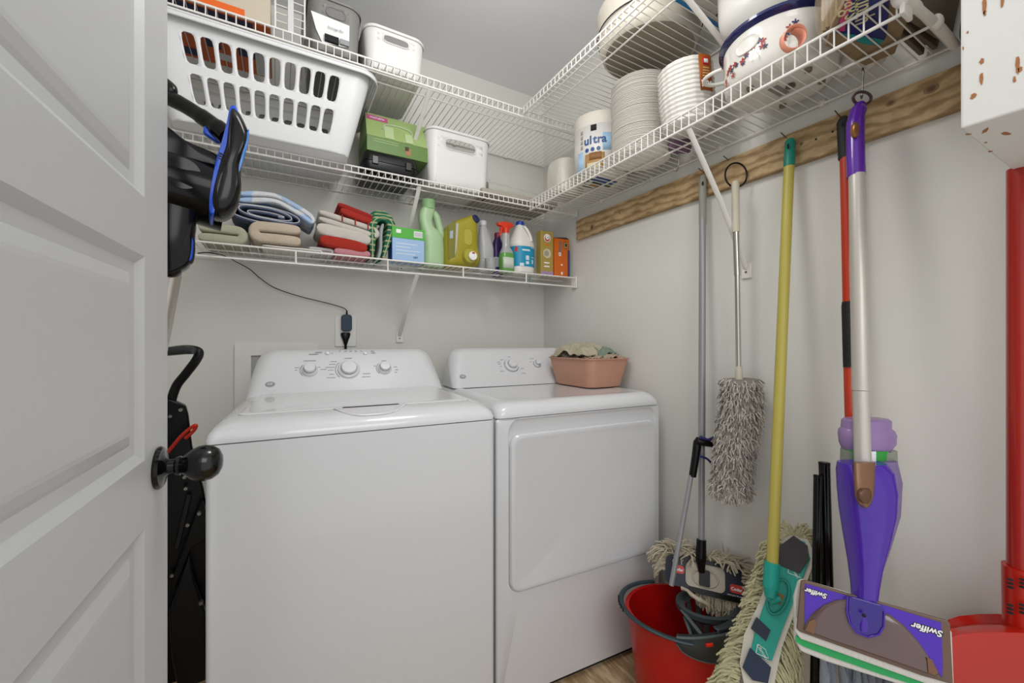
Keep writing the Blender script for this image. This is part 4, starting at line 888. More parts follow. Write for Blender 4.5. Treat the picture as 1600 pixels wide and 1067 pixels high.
# ================================================================ things on the lower right shelf
ZS = 1.8315
FILM = mat('milky_bag', '#d6d2c6', .35, trans=.1, bump=.9, scale=35)
b = MB().loft([rr(.12, .12, .04, 0, 6), rr(.145, .15, .04, .01, 6), rr(.15, .155, .045, .08, 6), rr(.145, .15, .045, .135, 6), rr(.13, .14, .045, .165, 6), rr(.07, .08, .02, .175, 6)]).noise(.009, 16, 4)
put(b.build('plastic_bag', FILM, loc=(1.158, 1.535, ZS), sub=2), 'milky white plastic bag of bowls in the back corner of the right shelf', 'bag')
PAPER = mat('paper_white', '#dfd9ce', .75)
up = thing('paper_plate_pack', 'tall wrapped pack of paper plates printed ultra in blue', 'plate pack', (1.18, 1.315, ZS))
MB().lathe([(.07, 0), (.085, .002), (.108, .012), (.110, .02), (.112, .245), (.114, .25), (.110, .252), (.085, .238), (0, .236)], n=48, cap0=True, cap1=False).build('plate_column', PAPER, up)
def wrap(par, r, a0, a1, z0, z1, m, nm, t=.0008, n=18):
    A = [math.radians(a0+(a1-a0)*k/n) for k in range(n+1)]
    return MB().loft([[Vector((r*math.cos(a), r*math.sin(a), z)) for a in A] for z in (z0, z1)], False, False, closed=False).build(nm, m, par, solid=t)
wrap(up, .1130, 150, 290, .012, .200, mat('pack_white', '#d8d6d1'), 'wrap_label')
wrap(up, .1136, 176, 190, .012, .10, mat('print_paleaqua', '#a7c8e4', .4), 'blue_print'); wrap(up, .1136, 232, 262, .09, .16, mat('print_paleaqua', '#a7c8e4'), 'blue_print'); wrap(up, .1139, 196, 236, .02, .082, mat('print_biscuit', '#a9834f', .5), 'food_picture'); wrap(up, .1142, 205, 230, .055, .085, mat('print_crust', '#8a6136', .6), 'food_picture'); wrap(up, .1142, 200, 228, .02, .045, mat('print_cream', '#cdbf98', .6), 'food_picture')
ULT = mat('print_ultra_blue', '#2d4f86', .45)
def curvetext(par, s, size, r, adeg, z, m, step, bold=0):
    for i, ch in enumerate(s):
        a = math.radians(adeg+step*i); p = Vector((r*math.cos(a), r*math.sin(a), z))
        text(ch, size, p, (-math.sin(a), math.cos(a), 0), (0, 0, 1), m, par, 'lettering', world=False, bold=bold)
curvetext(up, 'ultra', .046, .1146, 199, .135, ULT, 9.0, .0012)
MB().box((-.012, -.006, 0), (.012, .006, .0)).v
wrap(up, .1139, 208, 220, .172, .196, DKGAP, 'logo_print')
for a in (200, 212, 224):
    an = math.radians(a); q = Vector((.1142*math.cos(an), .1142*math.sin(an), .098)); MB().lathe([(0, 0), (.008, 0), (.008, .001), (0, .001)], m=frame(q, (-math.sin(an), math.cos(an), 0), (math.cos(an), math.sin(an), 0)), n=20).build('round_print', ULT, up)
for k in range(4): wrap(up, .1139, 184, 190, .11+k*.02, .124+k*.02, mat('print_taupe', '#a59c8c', .6), 'badge_print')
ub = MB().box((-.06, -.05, -.0012), (.05, -.01, -.0002)); ub.build('bottom_print', ULT, up, smooth=False)
for (x0, y0, x1, y1, mm) in ((-.075, -.02, -.06, .03, DKGAP), (-.04, .0, .01, .012, DKGAP), (-.03, .02, .03, .05, mat('print_biscuit', '#a9834f')), (.02, .0, .06, .02, mat('print_moss', '#5f6a3c', .6)), (-.05, .055, .0, .06, DKGAP)):
    MB().box((x0, y0, -.0012), (x1, y1, -.0002)).build('bottom_print', mm, up, smooth=False)
# individual paper plates
plate_me = None; PC = (1.172, 1.088)
PLM = mat('plate_paper', '#efebe3', .65)
for k in range(54):
    if plate_me is None:
        o0 = MB().lathe([(0, 0), (.070, 0), (.086, .003), (.100, .0085), (.1055, .010), (.1055, .0112), (.100, .0100), (.085, .0046), (.069, .0015), (0, .0015)], n=48, cap0=False, cap1=False).build('paper_plate', PLM, loc=(PC[0], PC[1], ZS+.0005))
        put(o0, 'white paper plate in the tall bare stack between the ultra pack and the bowls', 'plate', 'paper plates in the tall stack'); plate_me = o0
    else:
        o = o0.copy(); COL.objects.link(o); j = .0016*(1+(k > 36)*.8); o.location = (PC[0]+random.uniform(-j, j), PC[1]+random.uniform(-j, j), ZS+.0005+k*.00485+.0022*sum(k > g for g in (6, 17, 30, 36, 43)))
# wrapped bowls
tm = Matrix.Translation((1.155, .868, ZS+.012)) @ Matrix.Rotation(math.radians(-6), 4, 'Y') @ Matrix.Rotation(math.radians(0), 4, 'X')
bp = thing('foam_bowl_pack', 'shrink wrapped pack of white rippled foam bowls with an orange label reading 700', 'bowl pack', mtx=tm)
FOAM = mat('foam_white', '#e0ddd6', .3, coat=.3)
prof = [(0, 0), (.055, 0), (.068, .008)]
for k in range(13):
    z = .012+k*.0138; r = .078+.006*min(1, k/5); prof += [(r-.0035, z), (r, z+.004), (r, z+.008), (r-.003, z+.0115)]
prof += [(.078, .195), (.05, .199), (0, .199)]
rings = []
for r, z in prof: rings.append([Vector((r*(1+.012*math.cos(20*t))*math.cos(t), r*(1+.012*math.cos(20*t))*math.sin(t), z)) for t in [2*PI*i/80 for i in range(80)]])
MB().loft(rings).build('bowl_stack', FOAM, bp)
wrap(bp, .0862, 244, 276, .085, .192, mat('label_rust', '#a65a20', .4), 'label', .001)
curvetext(bp, '700', .026, .0878, 250, .103, WHT, 10, .0008)
wrap(bp, .0872, 252, 268, .160, .184, mat('print_red', '#c2302a'), 'logo_print'); wrap(bp, .0875, 255, 265, .166, .178, WHT, 'logo_print')
for k in range(4): wrap(bp, .0872, 250+k*.8, 270-k, .125+k*.008, .129+k*.008, mat('print_wheat', '#d0a36a', .5), 'fine_print')
put(MB().ell((0, 0, 0), .045, .035, .028, 14).noise(.012, 30, 3).build('cloth_pouch', mat('pouch_purple', '#76586f', .9, bump=.6), loc=(1.235, .79+.17, ZS+.026), sub=1), 'crumpled purple cloth pouch behind the foam bowl pack against the wall', 'pouch')
# ---------------------------------------------------------------- floral pot / cooker
ENP = mat('enamel_cream', '#dedbd3', .14, coat=.6); NVY = mat('enamel_navy', '#0e1450', .12, coat=.6)
pt = thing('enamel_pot', 'cream enamel pot with navy rim and small red and blue flowers on the right shelf', 'pot', (1.17, .60, ZS))
R0 = .132
MB().lathe([(0, .007), (.105, .007), (.118, .011), (.127, .022), (.131, .045), (R0, .1), (R0, .128), (R0+.002, .131)], n=72).build('pot_body', ENP, pt)
MB().lathe([(R0, .126), (R0+.004, .128), (R0+.012, .136), (R0+.012, .143), (R0+.006, .147), (R0-.004, .147), (R0-.004, .12)], n=72, cap0=False, cap1=False).build('navy_rim', NVY, pt)
for sgn, am in ((1, 118), (-1, 176)):
    a = math.radians(am); c = Vector((math.cos(a)*(R0-.006), math.sin(a)*(R0-.006), .088)); tx = Vector((-math.sin(a), math.cos(a), 0)); nx = Vector((math.cos(a), math.sin(a), 0))
    if sgn == 1: MB().tube([c+tx*.035*math.cos(t)+nx*(.008+.05*math.sin(t))+Vector((0, 0, .004)) for t in [PI*k/14 for k in range(15)]], .0055, 10).build('loop_handle', ENP, pt)
    else:
        q = []
        for j, (sc1, out_) in enumerate(((1, .0002), (.96, .0025), (.90, .0032), (.84, .0022), (.5, .0016), (.2, .0014))): q.append([(lambda aa, zz: Vector(((R0+out_)*math.cos(aa), (R0+out_)*math.sin(aa), zz)))(a+.24*sc1*math.copysign(abs(math.cos(t))**.8, math.cos(t)), .089+.021*sc1*math.sin(t)) for t in [2*PI*k/32 for k in range(32)]])
        MB().loft(q, False, True).build('embossed_oval', ENP, pt)
FR = mat('flower_red', '#a3342c', .4); FBL = mat('flower_blue', '#2b3055', .4); FG = mat('flower_stem', '#aeb59d', .5)
def onpot(adeg, z, o_=.0006): a = math.radians(adeg); return Vector(((R0+o_)*math.cos(a), (R0+o_)*math.sin(a), z)), Vector((-math.sin(a), math.cos(a), 0)), Vector((math.cos(a), math.sin(a), 0))
random.seed(3)
def flower(adeg, z, m, s=.0045):
    c, t, n_ = onpot(adeg, z); fm = frame(c, t, n_); b = MB(); b.lathe([(0, 0), (s*.3, 0), (s*.3, .0007), (0, .0008)], m=fm, n=8)
    for k in range(5):
        a = 2*PI*k/5+.3; b.lathe([(0, 0), (1, 0), (1, .0006), (0, .0007)], m=fm @ Matrix.Translation((math.cos(a)*s*.75, math.sin(a)*s*.75, 0)) @ Matrix.Rotation(a, 4, 'Z') @ Matrix.Diagonal((s*.55, s*.28, 1, 1)), n=8)
    return b.build('painted_flower', m, pt)
for ad, z, m in ((146, .058, FR), (149, .064, FR), (155, .054, FBL), (152, .066, FR), (160, .062, FR), (163, .056, FBL), (172, .048, FBL), (171, .055, FR), (176, .062, FBL), (175, .070, FR), (180, .076, FR), (183, .074, FR), (187, .084, FBL), (190, .080, FBL), (193, .076, FR), (195, .060, FBL), (192, .064, FR), (212, .062, FR), (215, .072, FBL), (217, .085, FR), (222, .094, FBL), (141, .045, FR), (143, .032, FR), (157, .038, FR)): flower(ad, z, m, random.uniform(.005, .0072))
for ad, z0, z1, k in ((150, .04, .06, 3), (160, .035, .052, -3), (182, .035, .074, 4), (190, .03, .06, -4), (216, .04, .08, 4)):
    MB().tube([onpot(ad+k*t*t, z0+(z1-z0)*t)[0] for t in (0, .25, .5, .75, 1)], .0005, 5).build('painted_stem', FG, pt)
for x, y in ((.08, .03), (-.08, .03), (-.03, -.085), (.05, -.08)): MB().lathe([(0, -.0005), (.008, -.0005), (.009, .008), (0, .008)], (x, y, 0), 16).build('rubber_foot', mat('foot_brown', '#7d7360', .7), pt)
MB().box((-.03, -.012, .0052), (.03, .012, .0065)).build('rating_label', mat('label_pewter', '#8d8b85', .5), pt, smooth=False)
MB().lathe([(0, .001), (.012, .001), (.010, .007), (0, .007)], (-.0, -.03, 0), 16).build('centre_screw', STEEL, pt)
MB().lathe([(R0-.002, .140), (R0-.006, .150), (.10, .162), (.05, .170), (0, .172)], n=48, cap0=True).build('pot_lid', ENP, pt)
tb_ = thing('white_tub', 'rounded white plastic tub stacked on top of the floral enamel pot', 'tub', (1.165, .608, ZS+.173))
TUBM = mat('tub_white', '#d5d3ce', .3)
MB().loft([sup(.118*k, .127*k, z, 3, 40) for k, z in ((.3, 0), (.55, .001), (.72, .006), (.86, .018), (.95, .036), (.985, .06), (1, .12), (1, .14), (.97, .141), (.6, .02))], True, True).build('tub_body', TUBM, tb_)
# ribbon, bag of cups, lunch bags
COR = mat('coral_ribbon', '#e89b7f', .5)
rb = MB(); c = W(1240, 60, .935)
rg = []
for k in range(26):
    t = 2*PI*1.25*k/25; r_ = .026-.006*k/25; rg.append((c+Vector((SY*0+math.cos(t)*r_*CY, -math.cos(t)*r_*SY, math.sin(t)*r_*1.05)), k))
N_ = Vector((-SY, -CY, 0))
rb.loft([[p+N_*.012*(.5+.5*math.sin(k*.4)), p+N_*-.014] for p, k in rg], False, False, closed=False)
put(rb.build('ribbon_coil', COR, loc=c, world=True, solid=.0015), 'loosely coiled coral ribbon with white edge beside the floral pot', 'ribbon')
zb = thing('zip_bag', 'clear zip bag with a bundle of brown pleated paper cups behind the shelf rail', 'bag', (1.075, .425, ZS))
KR = mat('kraft_pleats', '#a08a66', .8, var=.08)
rgs = []
for z in (.018, .11):
    rgs.append([Vector(((.028+.0025*math.cos(18*t))*math.cos(t)*1.25, (.028+.0025*math.cos(18*t))*math.sin(t), z)) for t in [2*PI*k/108 for k in range(108)]])
MB().loft(rgs).build('pleated_cups', KR, zb, sub=0)
MB().loft([rr(.07, .06, .02, .001, 6), rr(.085, .075, .025, .02, 6), rr(.088, .078, .025, .10, 6), rr(.085, .03, .01, .14, 6), rr(.085, .004, .001, .158, 6)]).noise(.006, 30, 8).build('bag_film', mat('bag_film', '#e6e6e4', .12, trans=.9, alpha=.35), zb, sub=1)
q = [onZ(x, y, ZS) for x, y in ((1290, 72), (1300, 38), (1345, -40), (1430, 2), (1398, 84), (1352, 103))]
LP = thing('paper_lunch_bags', 'flat pack of brown paper lunch bags with a navy label reading Lunch Bags', 'paper bags', (1.13, .42, ZS))
MB().quadprism([p+Vector((0, 0, .0006)) for p in q], (0, 0, 1), .012).build('bag_stack', mat('kraft_brown', '#8f7a5c', .8, var=.12), LP, world=True, smooth=False, bevel=.002)
q = [onZ(x, y, ZS) for x, y in ((1306, 50), (1318, 10), (1330, -50), (1392, -40), (1388, 30), (1384, 58), (1374, 70), (1350, 68))]
lab = MB().quadprism([p+Vector((0, 0, -.0002)) for p in q], (0, 0, -1), .0006).build('label', mat('label_lunch_navy', '#12206b', .35), LP, world=True, smooth=False)
q = [onZ(x, y, ZS-.001) for x, y in ((1308, 50), (1345, 55), (1382, 62), (1374, 70), (1350, 68))]
MB().quadprism(q, (0, 0, -1), .0004).build('teal_stripe', mat('print_teal_bright', '#158a8c', .4), lab, world=True, smooth=False)
q = [onZ(x, y, ZS-.001) for x, y in ((1308, 48), (1318, 10), (1328, -10), (1332, 5), (1322, 30), (1320, 48))]
MB().quadprism(q, (0, 0, -1), .0004).build('pink_stripe', mat('print_magenta', '#c23a6e', .4), lab, world=True, smooth=False)
YW = mat('print_pale_yellow', '#d9d3a0', .5)
pa, pb_ = onZ(1336, -20, ZS-.0015), onZ(1336, 45, ZS-.0015); rt = (pb_-pa).normalized()
text('Bags', .048, (onZ(1334, 6, ZS-.0015)), rt, rt.cross(Vector((0, 0, 1))).normalized() if rt.cross(Vector((0, 0, 1))).dot(Vector((CY, -SY, 0))) > 0 else -rt.cross(Vector((0, 0, 1))), YW, lab)
text('Lunch', .046, (onZ(1350, 10, ZS-.0015)), rt, rt.cross(Vector((0, 0, 1))).normalized() if rt.cross(Vector((0, 0, 1))).dot(Vector((CY, -SY, 0))) > 0 else -rt.cross(Vector((0, 0, 1))), YW, lab)
for k, (y0, hh, tl) in enumerate(((.356, .17, .14), (.340, .19, .15), (.323, .20, .16))):
    m = Matrix.Translation((1.185, y0, ZS+.001)) @ Matrix.Rotation(tl, 4, 'X') @ Matrix.Rotation(-.05*k, 4, 'Z')
    put(MB().box((-.115, -.0045, 0), (.125, .0045, hh), m).noise(.003, 20, k).build('paper_carrier_bag', mat('kraft_dark', '#6f6352', .8, var=.15), loc=(1.185, y0, ZS), world=True, smooth=False, bevel=.002), ('folded brown paper carrier bag standing nearest the lunch bag pack', 'folded brown paper carrier bag standing in the middle of the upright three', 'folded brown paper carrier bag standing at the near end of the shelf')[k], 'paper bag', 'folded carrier bags at the shelf end')
TIS = mat('tissue_white', '#d6d2ca', .8, bump=.5)
put(MB().ell((0, 0, .026), .046, .062, .022, 20).noise(.020, 34, 2).build('crumpled_tissue', TIS, loc=(1.268, .462, ZS+.012), sub=1), 'crumpled white tissue paper by the wall beside the lunch bags', 'tissue paper')
pn = MB().lathe([(0, -.010), (.04, -.010), (.05, -.004), (.052, .004), (.048, .004), (.038, -.004), (0, -.005)], m=Matrix.Translation((0, 0, 0)) @ Matrix.Rotation(PI/2, 4, 'X') @ Matrix.Rotation(.5, 4, 'Y'), n=32, cap0=False, cap1=False)
put(pn.build('hanging_pan', mat('dark_steel', '#3a3b3c', .25, metal=.8), loc=(1.262, .262, 1.835)), 'small dark metal pan hanging between the shelf end and the chipped white cabinet', 'pan')
# ---------------------------------------------------------------- upper right shelf
ZT = 2.1755
tubp = thing('round_roaster', 'large round roaster with a dark taupe bottom on the upper right shelf', 'roasting pan', (1.130, 1.012, ZT))
MB().lathe([(0, .0), (.146, .0), (.150, .002), (.150, .006), (0, .006)], n=64).build('pan_bottom', mat('taupe_bottom', '#988c7b', .6, var=.05), tubp)
MB().lathe([(.1495, .001), (.158, .006), (.168, .03), (.172, .10), (.178, .14), (.174, .14), (.166, .10), (.16, .03), (.149, .007)], n=64, cap0=False, cap1=False).build('pan_wall', mat('pan_cream', '#c9c2b4', .4), tubp)
MB().tube(arc((0, 0, .07), .176, 0, 2*PI, 60, (1, 0, 0), (0, 1, 0)), .0022, 6, False).build('dark_band', DKGAP, tubp)
wb = carton('white_carton', 'white carton with a bright blue edge stripe on the upper right shelf', 'box', (1.145, .60, ZT), .31, .215, .16, mat('carton_white', '#cdc8bf', .6))
MB().box((-.156, .202, -.0012), (.156, .2165, .012)).build('blue_stripe', mat('stripe_blue', '#1878b4', .4), wb, smooth=False)
for k in range(4): MB().box((.03+.02*k, .10, -.0012), (.036+.02*k, .19, -.0002)).build('fine_print', mat('print_brown2', '#6b5a4a', .6), wb, smooth=False)
put(MB().box((-.004, -.15, -.0), (.004, .0, .01)).build('ruler', mat('ink_navy', '#26324f', .4), loc=(1.10, .575, ZT), smooth=False, bevel=.001), 'thin navy strip lying on the upper right shelf above the floral pot', 'strip')
# ---------------------------------------------------------------- chipped cabinet
CABM = mat('chipped_white', '#d9d8d2', .55, bump=.12, scale=60, var=.02)
nt = CABM.node_tree; bs_ = nt.nodes['Principled BSDF']; tc = nt.nodes.new('ShaderNodeTexCoord'); mp = nt.nodes.new('ShaderNodeMapping'); mp.inputs['Scale'].default_value = (16, 16, 2.2)
n1 = nt.nodes.new('ShaderNodeTexNoise'); n1.inputs['Scale'].default_value = 1.6; n1.inputs['Detail'].default_value = 5; n1.inputs['Roughness'].default_value = .6
cr = nt.nodes.new('ShaderNodeValToRGB'); cr.color_ramp.elements[0].position = .775; cr.color_ramp.elements[0].color = lin('#d9d8d2'); cr.color_ramp.elements[1].position = .785; cr.color_ramp.elements[1].color = lin('#a9764c')
nt.links.new(tc.outputs['Object'], mp.inputs[0]); nt.links.new(mp.outputs[0], n1.inputs['Vector']); nt.links.new(n1.outputs['Fac'], cr.inputs[0]); nt.links.new(cr.outputs[0], bs_.inputs['Base Color'])
cbx = thing('wall_cabinet', 'white painted wall cabinet with chipped paint at the upper right corner', 'cabinet', (.94, .21, 1.498))
MB().box((0, -.50, 0), (.385, 0, .80)).build('cabinet_body', CABM, cbx, smooth=False, bevel=.003)
CHIP = mat('bare_wood_chip', '#a06a40', .75, var=.25, scale=180)
def chip(px, py, w_, h_, seed, face='l', rot=0):
    if face == 'l': p = onX(px, py, .94); mm = frame(p, (0, -1, 0), (-1, 0, 0))
    else: p = onZ(px, py, 1.498); mm = frame(p, (1, 0, 0), (0, 0, -1))
    random.seed(seed); n_ = 14; ring = []
    for k in range(n_):
        a = 2*PI*k/n_; r_ = random.uniform(.6, 1.1); ring.append((math.cos(a)*r_, math.sin(a)*r_))
    rm = mm @ Matrix.Rotation(rot, 4, 'Z'); sc_ = Matrix.Diagonal((w_, h_, 1, 1))
    MB().loft([[rm @ sc_ @ Vector((x, y, z)) for x, y in ring] for z in (-.001, .0006)]).build('paint_chip', CHIP, cbx, world=True, smooth=False)
for i, (px, py, w_, h_) in enumerate(((1538, 8, .0016, .012), (1539, 20, .0012, .004), (1566, 3, .0012, .008), (1534, 95, .002, .004), (1534, 122, .0015, .010), (1521, 150, .0025, .0035), (1590, 100, .0014, .013), (1585, 124, .0012, .005), (1594, 108, .0016, .004), (1512, 50, .0008, .002), (1505, 75, .0006, .0025))): chip(px, py, w_*1.5, h_*1.25, i)
for i, (px, py, w_, h_, r) in enumerate(((1514, 209, .004, .002, .6), (1540, 203, .003, .010, 1.2), (1548, 236, .004, .002, .3), (1572, 208, .010, .003, .2), (1540, 222, .003, .0015, 0))): chip(px, py, w_*1.2, h_*1.2, 30+i, 'b', r)
# near end bracket of the lower right shelf
eb = MB().tube(smoothpath([(1.338, -.30, -.016), (1.342, -.24, -.02), (1.345, -.15, -.018), (1.345, -.04, -.02)]), [.010]*6+[.008]*6+[.009]*7, 10)
eb.ell((1.335, -.302, -.012), .016, .018, .022, 10); eb.ell((1.347, -.16, -.016), .010, .016, .016, 10); eb.build('end_bracket', WIRE, S4)
# ================================================================ bucket and wringer
BR = (W(1062, 950, 1.30).x, W(1062, 950, 1.30).y)
bu = thing('mop_bucket', 'red oval mop bucket with a dark wringer standing in front of the dryer corner', 'bucket', (BR[0], BR[1], 0), -YAW)
REDP = mat('bucket_red', '#b3120f', .32)
def el(rx_, ry_, z, n=56, cx=0, cy=0): return [Vector((cx+rx_*math.cos(2*PI*k/n), cy+ry_*math.sin(2*PI*k/n), z)) for k in range(n)]
def dip(ring, a): return [Vector((p.x, p.y, p.z-a*max(0, (p.x+.02)/.17)**2)) for p in ring]
MB().loft([el(.125, .108, .0), el(.130, .112, .006), el(.152, .128, .20), dip(el(.163, .137, .285), .01), dip(el(.170, .143, .292), .012), dip(el(.170, .143, .302), .012), dip(el(.158, .132, .303), .012), el(.148, .124, .20), el(.126, .108, .010)], True, True).build('bucket_body', REDP, bu)
DG = mat('wringer_grey', '#3b4446', .4); DGL = mat('wringer_edge', '#566160', .4)
wr = MB(); cxw, cyw = .088, .0
wr.loft([el(.088, .070, .325, 40, cxw, cyw), el(.096, .078, .322, 40, cxw, cyw), el(.096, .078, .308, 40, cxw, cyw), el(.088, .070, .300, 40, cxw, cyw), el(.080, .063, .305, 40, cxw, cyw), el(.080, .063, .322, 40, cxw, cyw), el(.088, .070, .325, 40, cxw, cyw)], False, False)
w_ = wr.build('wringer', DG, bu)
for k in range(3): MB().tube([p for p in el(.078-.004*k, .061-.004*k, .318-.005*k, 40, cxw, cyw)]+[el(.078-.004*k, .061-.004*k, .318-.005*k, 40, cxw, cyw)[0]], .0018, 6).build('wringer_groove', DGL, w_)
for k in range(12):
    a = 2*PI*k/12+.1; t_, b_ = Vector((cxw+.074*math.cos(a), cyw+.057*math.sin(a), .312)), Vector((cxw+.045*math.cos(a), cyw+.036*math.sin(a), .20))
    tg = Vector((-math.sin(a), math.cos(a), 0))*.008; rd = Vector((math.cos(a), math.sin(a), 0))*.003
    MB().loft([[t_+tg+rd, t_-tg+rd, t_-tg-rd, t_+tg-rd], [b_+tg*.7+rd, b_-tg*.7+rd, b_-tg*.7-rd, b_+tg*.7-rd]]).build('wringer_slat', DGL, w_, smooth=False)
MB().loft([el(.044, .035, .198, 24, cxw, cyw), el(.048, .038, .20, 24, cxw, cyw), el(.048, .038, .205, 24, cxw, cyw)], True, False).build('wringer_floor', DG, w_)
# front shield of the wringer, hung over the bucket edge
def rimpt(a, k=1.0, z=0): return Vector((.170*k*math.cos(a), .143*k*math.sin(a), .30-.012*max(0, (.17*math.cos(a)+.02)/.17)**2+z))
A = [math.radians(-112+ (96)*i/20) for i in range(21)]
topo = [rimpt(a, 1.03, .012+.010*math.sin(PI*i/20)) for i, a in enumerate(A)]
boto = [rimpt(a, 1.035, -.004-.052*min(1, math.sin(PI*i/20)**.55)) for i, a in enumerate(A)]
inn_ = [rimpt(a, .90, .010+.008*math.sin(PI*i/20)) for i, a in enumerate(A)]
MB().loft([boto, topo, inn_], False, False, closed=False).build('front_shield', DG, w_, solid=.004)
MB().tube([p+Vector((0, 0, .001)) for p in topo], .0035, 8).build('shield_rim', DGL, w_)
MB().tube([p for p in boto], .0025, 8).build('shield_rim', DGL, w_)
for i in (6, 14):
    p = (topo[i]*.75+boto[i]*.25)*1.0; q2 = p+Vector((p.x, p.y, 0)).normalized()*.004; tg = (topo[i+1]-topo[i-1]).normalized()
    MB().tube([q2-tg*.010, q2+tg*.010], .005, 8).build('red_clip', mat('clip_red', '#e0301a', .35), w_)
br1 = MB().tube([Vector((cxw-.09, -.02, .315)), Vector((.02, -.11, .300)), Vector((.045, -.135, .292))], .006, 8, flat=.6).tube([Vector((cxw-.085, -.03, .300)), Vector((-.0, -.10, .272)), Vector((.03, -.135, .262))], .005, 8, flat=.6)
br1.build('shield_arm', DGL, w_)
lip = MB().loft([[rimpt(math.radians(a), .99, z)+Vector((0, 0, 0)) for a in range(-72, -28, 4)] for z in (.012, .034)]+[[rimpt(math.radians(a), .88, .034) for a in range(-72, -28, 4)]], False, False, closed=False)
lip.build('pour_lip', DG, w_, solid=.004)
# bail handle resting round the left of the rim
HP = [rimpt(math.radians(a), 1.045, .004) for a in range(-98, -262, -6)]
HP = [p+Vector((-.006*math.sin(PI*i/len(HP)), 0, .014*math.sin(PI*i/len(HP)))) for i, p in enumerate(HP)]
h1 = MB().tube(HP, .0085, 10, flat=.55).build('bail_handle', mat('handle_petrol', '#2b3b40', .35), bu)
for k in range(5):
    i = 13+k; MB().tube([HP[i-1]+Vector((-.008, 0, -.004)), HP[i-1]+Vector((-.008, 0, .008))], .002, 6).build('grip_rib', BLK, h1)
# ================================================================ strand helper
def strands(specs, r, n=4, k=6, seed=0, wav=.004, taper=.85):
    rnd = random.Random(seed); mb = MB()
    for st, dr, ln, droop in specs:
        p = Vector(st); d = Vector(dr).normalized(); pts = [p.copy()]; ph = rnd.uniform(0, 6); w1 = Vector((rnd.uniform(-1, 1), rnd.uniform(-1, 1), rnd.uniform(-1, 1)))
        for j in range(k):
            d = (d+Vector((0, 0, -droop))).normalized(); p = p+d*ln/k; pts.append(p+w1*wav*math.sin(ph+j*1.7))
        mb.tube(pts, [r*(1-(1-taper)*i/k) for i in range(k+1)], n)
    return mb
# ================================================================ grey pole with dust mop head
gm = thing('dust_mop', 'grey pole dust mop with a navy and beige head and cream strands behind the bucket', 'mop', W(1096, 900, 1.34))
GP = mat('grey_pole', '#98989a', .35, metal=.3)
gt_, gb2 = W(1098, 312, 1.424), W(1096, 848, 1.345)
MB().cyl(gt_, W(1096.5, 690, 1.372), .0112, n=20).cyl(W(1096.5, 688, 1.372), gb2, .0100, n=20).build('pole', GP, gm, world=True)
MB().tube([W(1098, 274, 1.428), W(1098, 280, 1.428), W(1098, 314, 1.424), W(1098, 350, 1.420)], [.008, .0125, .0128, .0125], 16).build('grey_cap', mat('cap_greige', '#94928a', .5), gm, world=True)
MB().ell(W(1098, 286, 1.413), .002, .004, .007, 8).build('hang_hole', DKGAP, gm, world=True)
MB().cyl(gb2+Vector((0, 0, .012)), W(1095, 872, 1.335), .0150, .0165, 16).cyl(W(1095, 870, 1.335), W(1096, 893, 1.33), .0165, .010, 16).build('socket', BLK, gm, world=True)
PLO = W(1103, 901, 1.33); PX = (W(1165, 913, 1.29)-W(1045, 886, 1.36)).normalized(); PN = (Vector((0, 0, CAMZ))-PLO).normalized()
PN = (PN-PX*PN.dot(PX)).normalized(); PZ = PX.cross(PN); PZ = PZ if PZ.z > 0 else -PZ
pm = Matrix.Identity(4)
for i, a in enumerate((PX, PN, PZ)): pm[0][i], pm[1][i], pm[2][i] = a
pm.translation = PLO
if pm.determinant() < 0:
    for r_ in range(3): pm[r_][1] *= -1
    sg = -1
else: sg = 1
def pslab(mbd, x0, x1, z0, z1, y0, y1, r=.01, n=5):
    return mbd.loft([[pm @ Vector((p.x, sg*y, p.y)) for p in rr(x1-x0, z1-z0, r, 0, n, (x0+x1)/2, (z0+z1)/2)] for y in (y0, y1)])
NVM = mat('mop_navy', '#1a2233', .45)
pslab(MB(), -.125, .135, -.045, .045, -.006, .004, .022).build('mop_plate', NVM, gm, world=True)
pslab(MB(), -.085, .07, .036, .050, .002, .010, .004).build('edge_bar', BLK, gm, world=True); pslab(MB(), -.05, .125, -.052, -.038, .002, .010, .004).build('edge_bar', BLK, gm, world=True)
pslab(MB(), -.062, .055, -.036, .036, .002, .0075, .016).build('beige_panel', mat('mop_beige', '#b3a999', .45), gm, world=True)
MB().tube([pm @ Vector((.038*math.cos(t)-.004, sg*.0085, .025*math.sin(t)-.004)) for t in [2*PI*k/36 for k in range(37)]], .0035, 8).build('swivel_ring', mat('mop_beige', '#b3a999'), gm, world=True)
pslab(MB(), -.022, .010, -.028, .020, .006, .014, .004).build('swivel_yoke', BLK, gm, world=True)
for x, z in ((-.085, .006), (.088, -.014)):
    bd = pslab(MB(), x-.019, x+.019, z-.013, z+.011, .0035, .0055, .008).build('red_badge', mat('badge_red', '#c13a35', .4), gm, world=True)
    text('Cedar', .0125, pm @ Vector((x, sg*.0062, z-.002)), PX, PZ, WHT, bd, bold=.0003)
text('makes your life easier', .0055, pm @ Vector((.085, sg*.0052, -.034)), PX, PZ, WHT, gm)
rnd = random.Random(5); sp_ = []
def P3(x, y, z): return pm @ Vector((x, sg*y, z))
dirv = lambda x, y, z: (pm.to_3x3() @ Vector((x, sg*y, z)))
for i in range(420):
    x = rnd.uniform(-.125, .135); sp_.append((P3(x, rnd.uniform(-.035, -.004), .036+rnd.uniform(-.004, .008)), dirv(.25*math.sin(x*60)+x*3+rnd.uniform(-.18, .18), rnd.uniform(.0, .7), 1), rnd.uniform(.07, .09), rnd.uniform(.38, .5)))
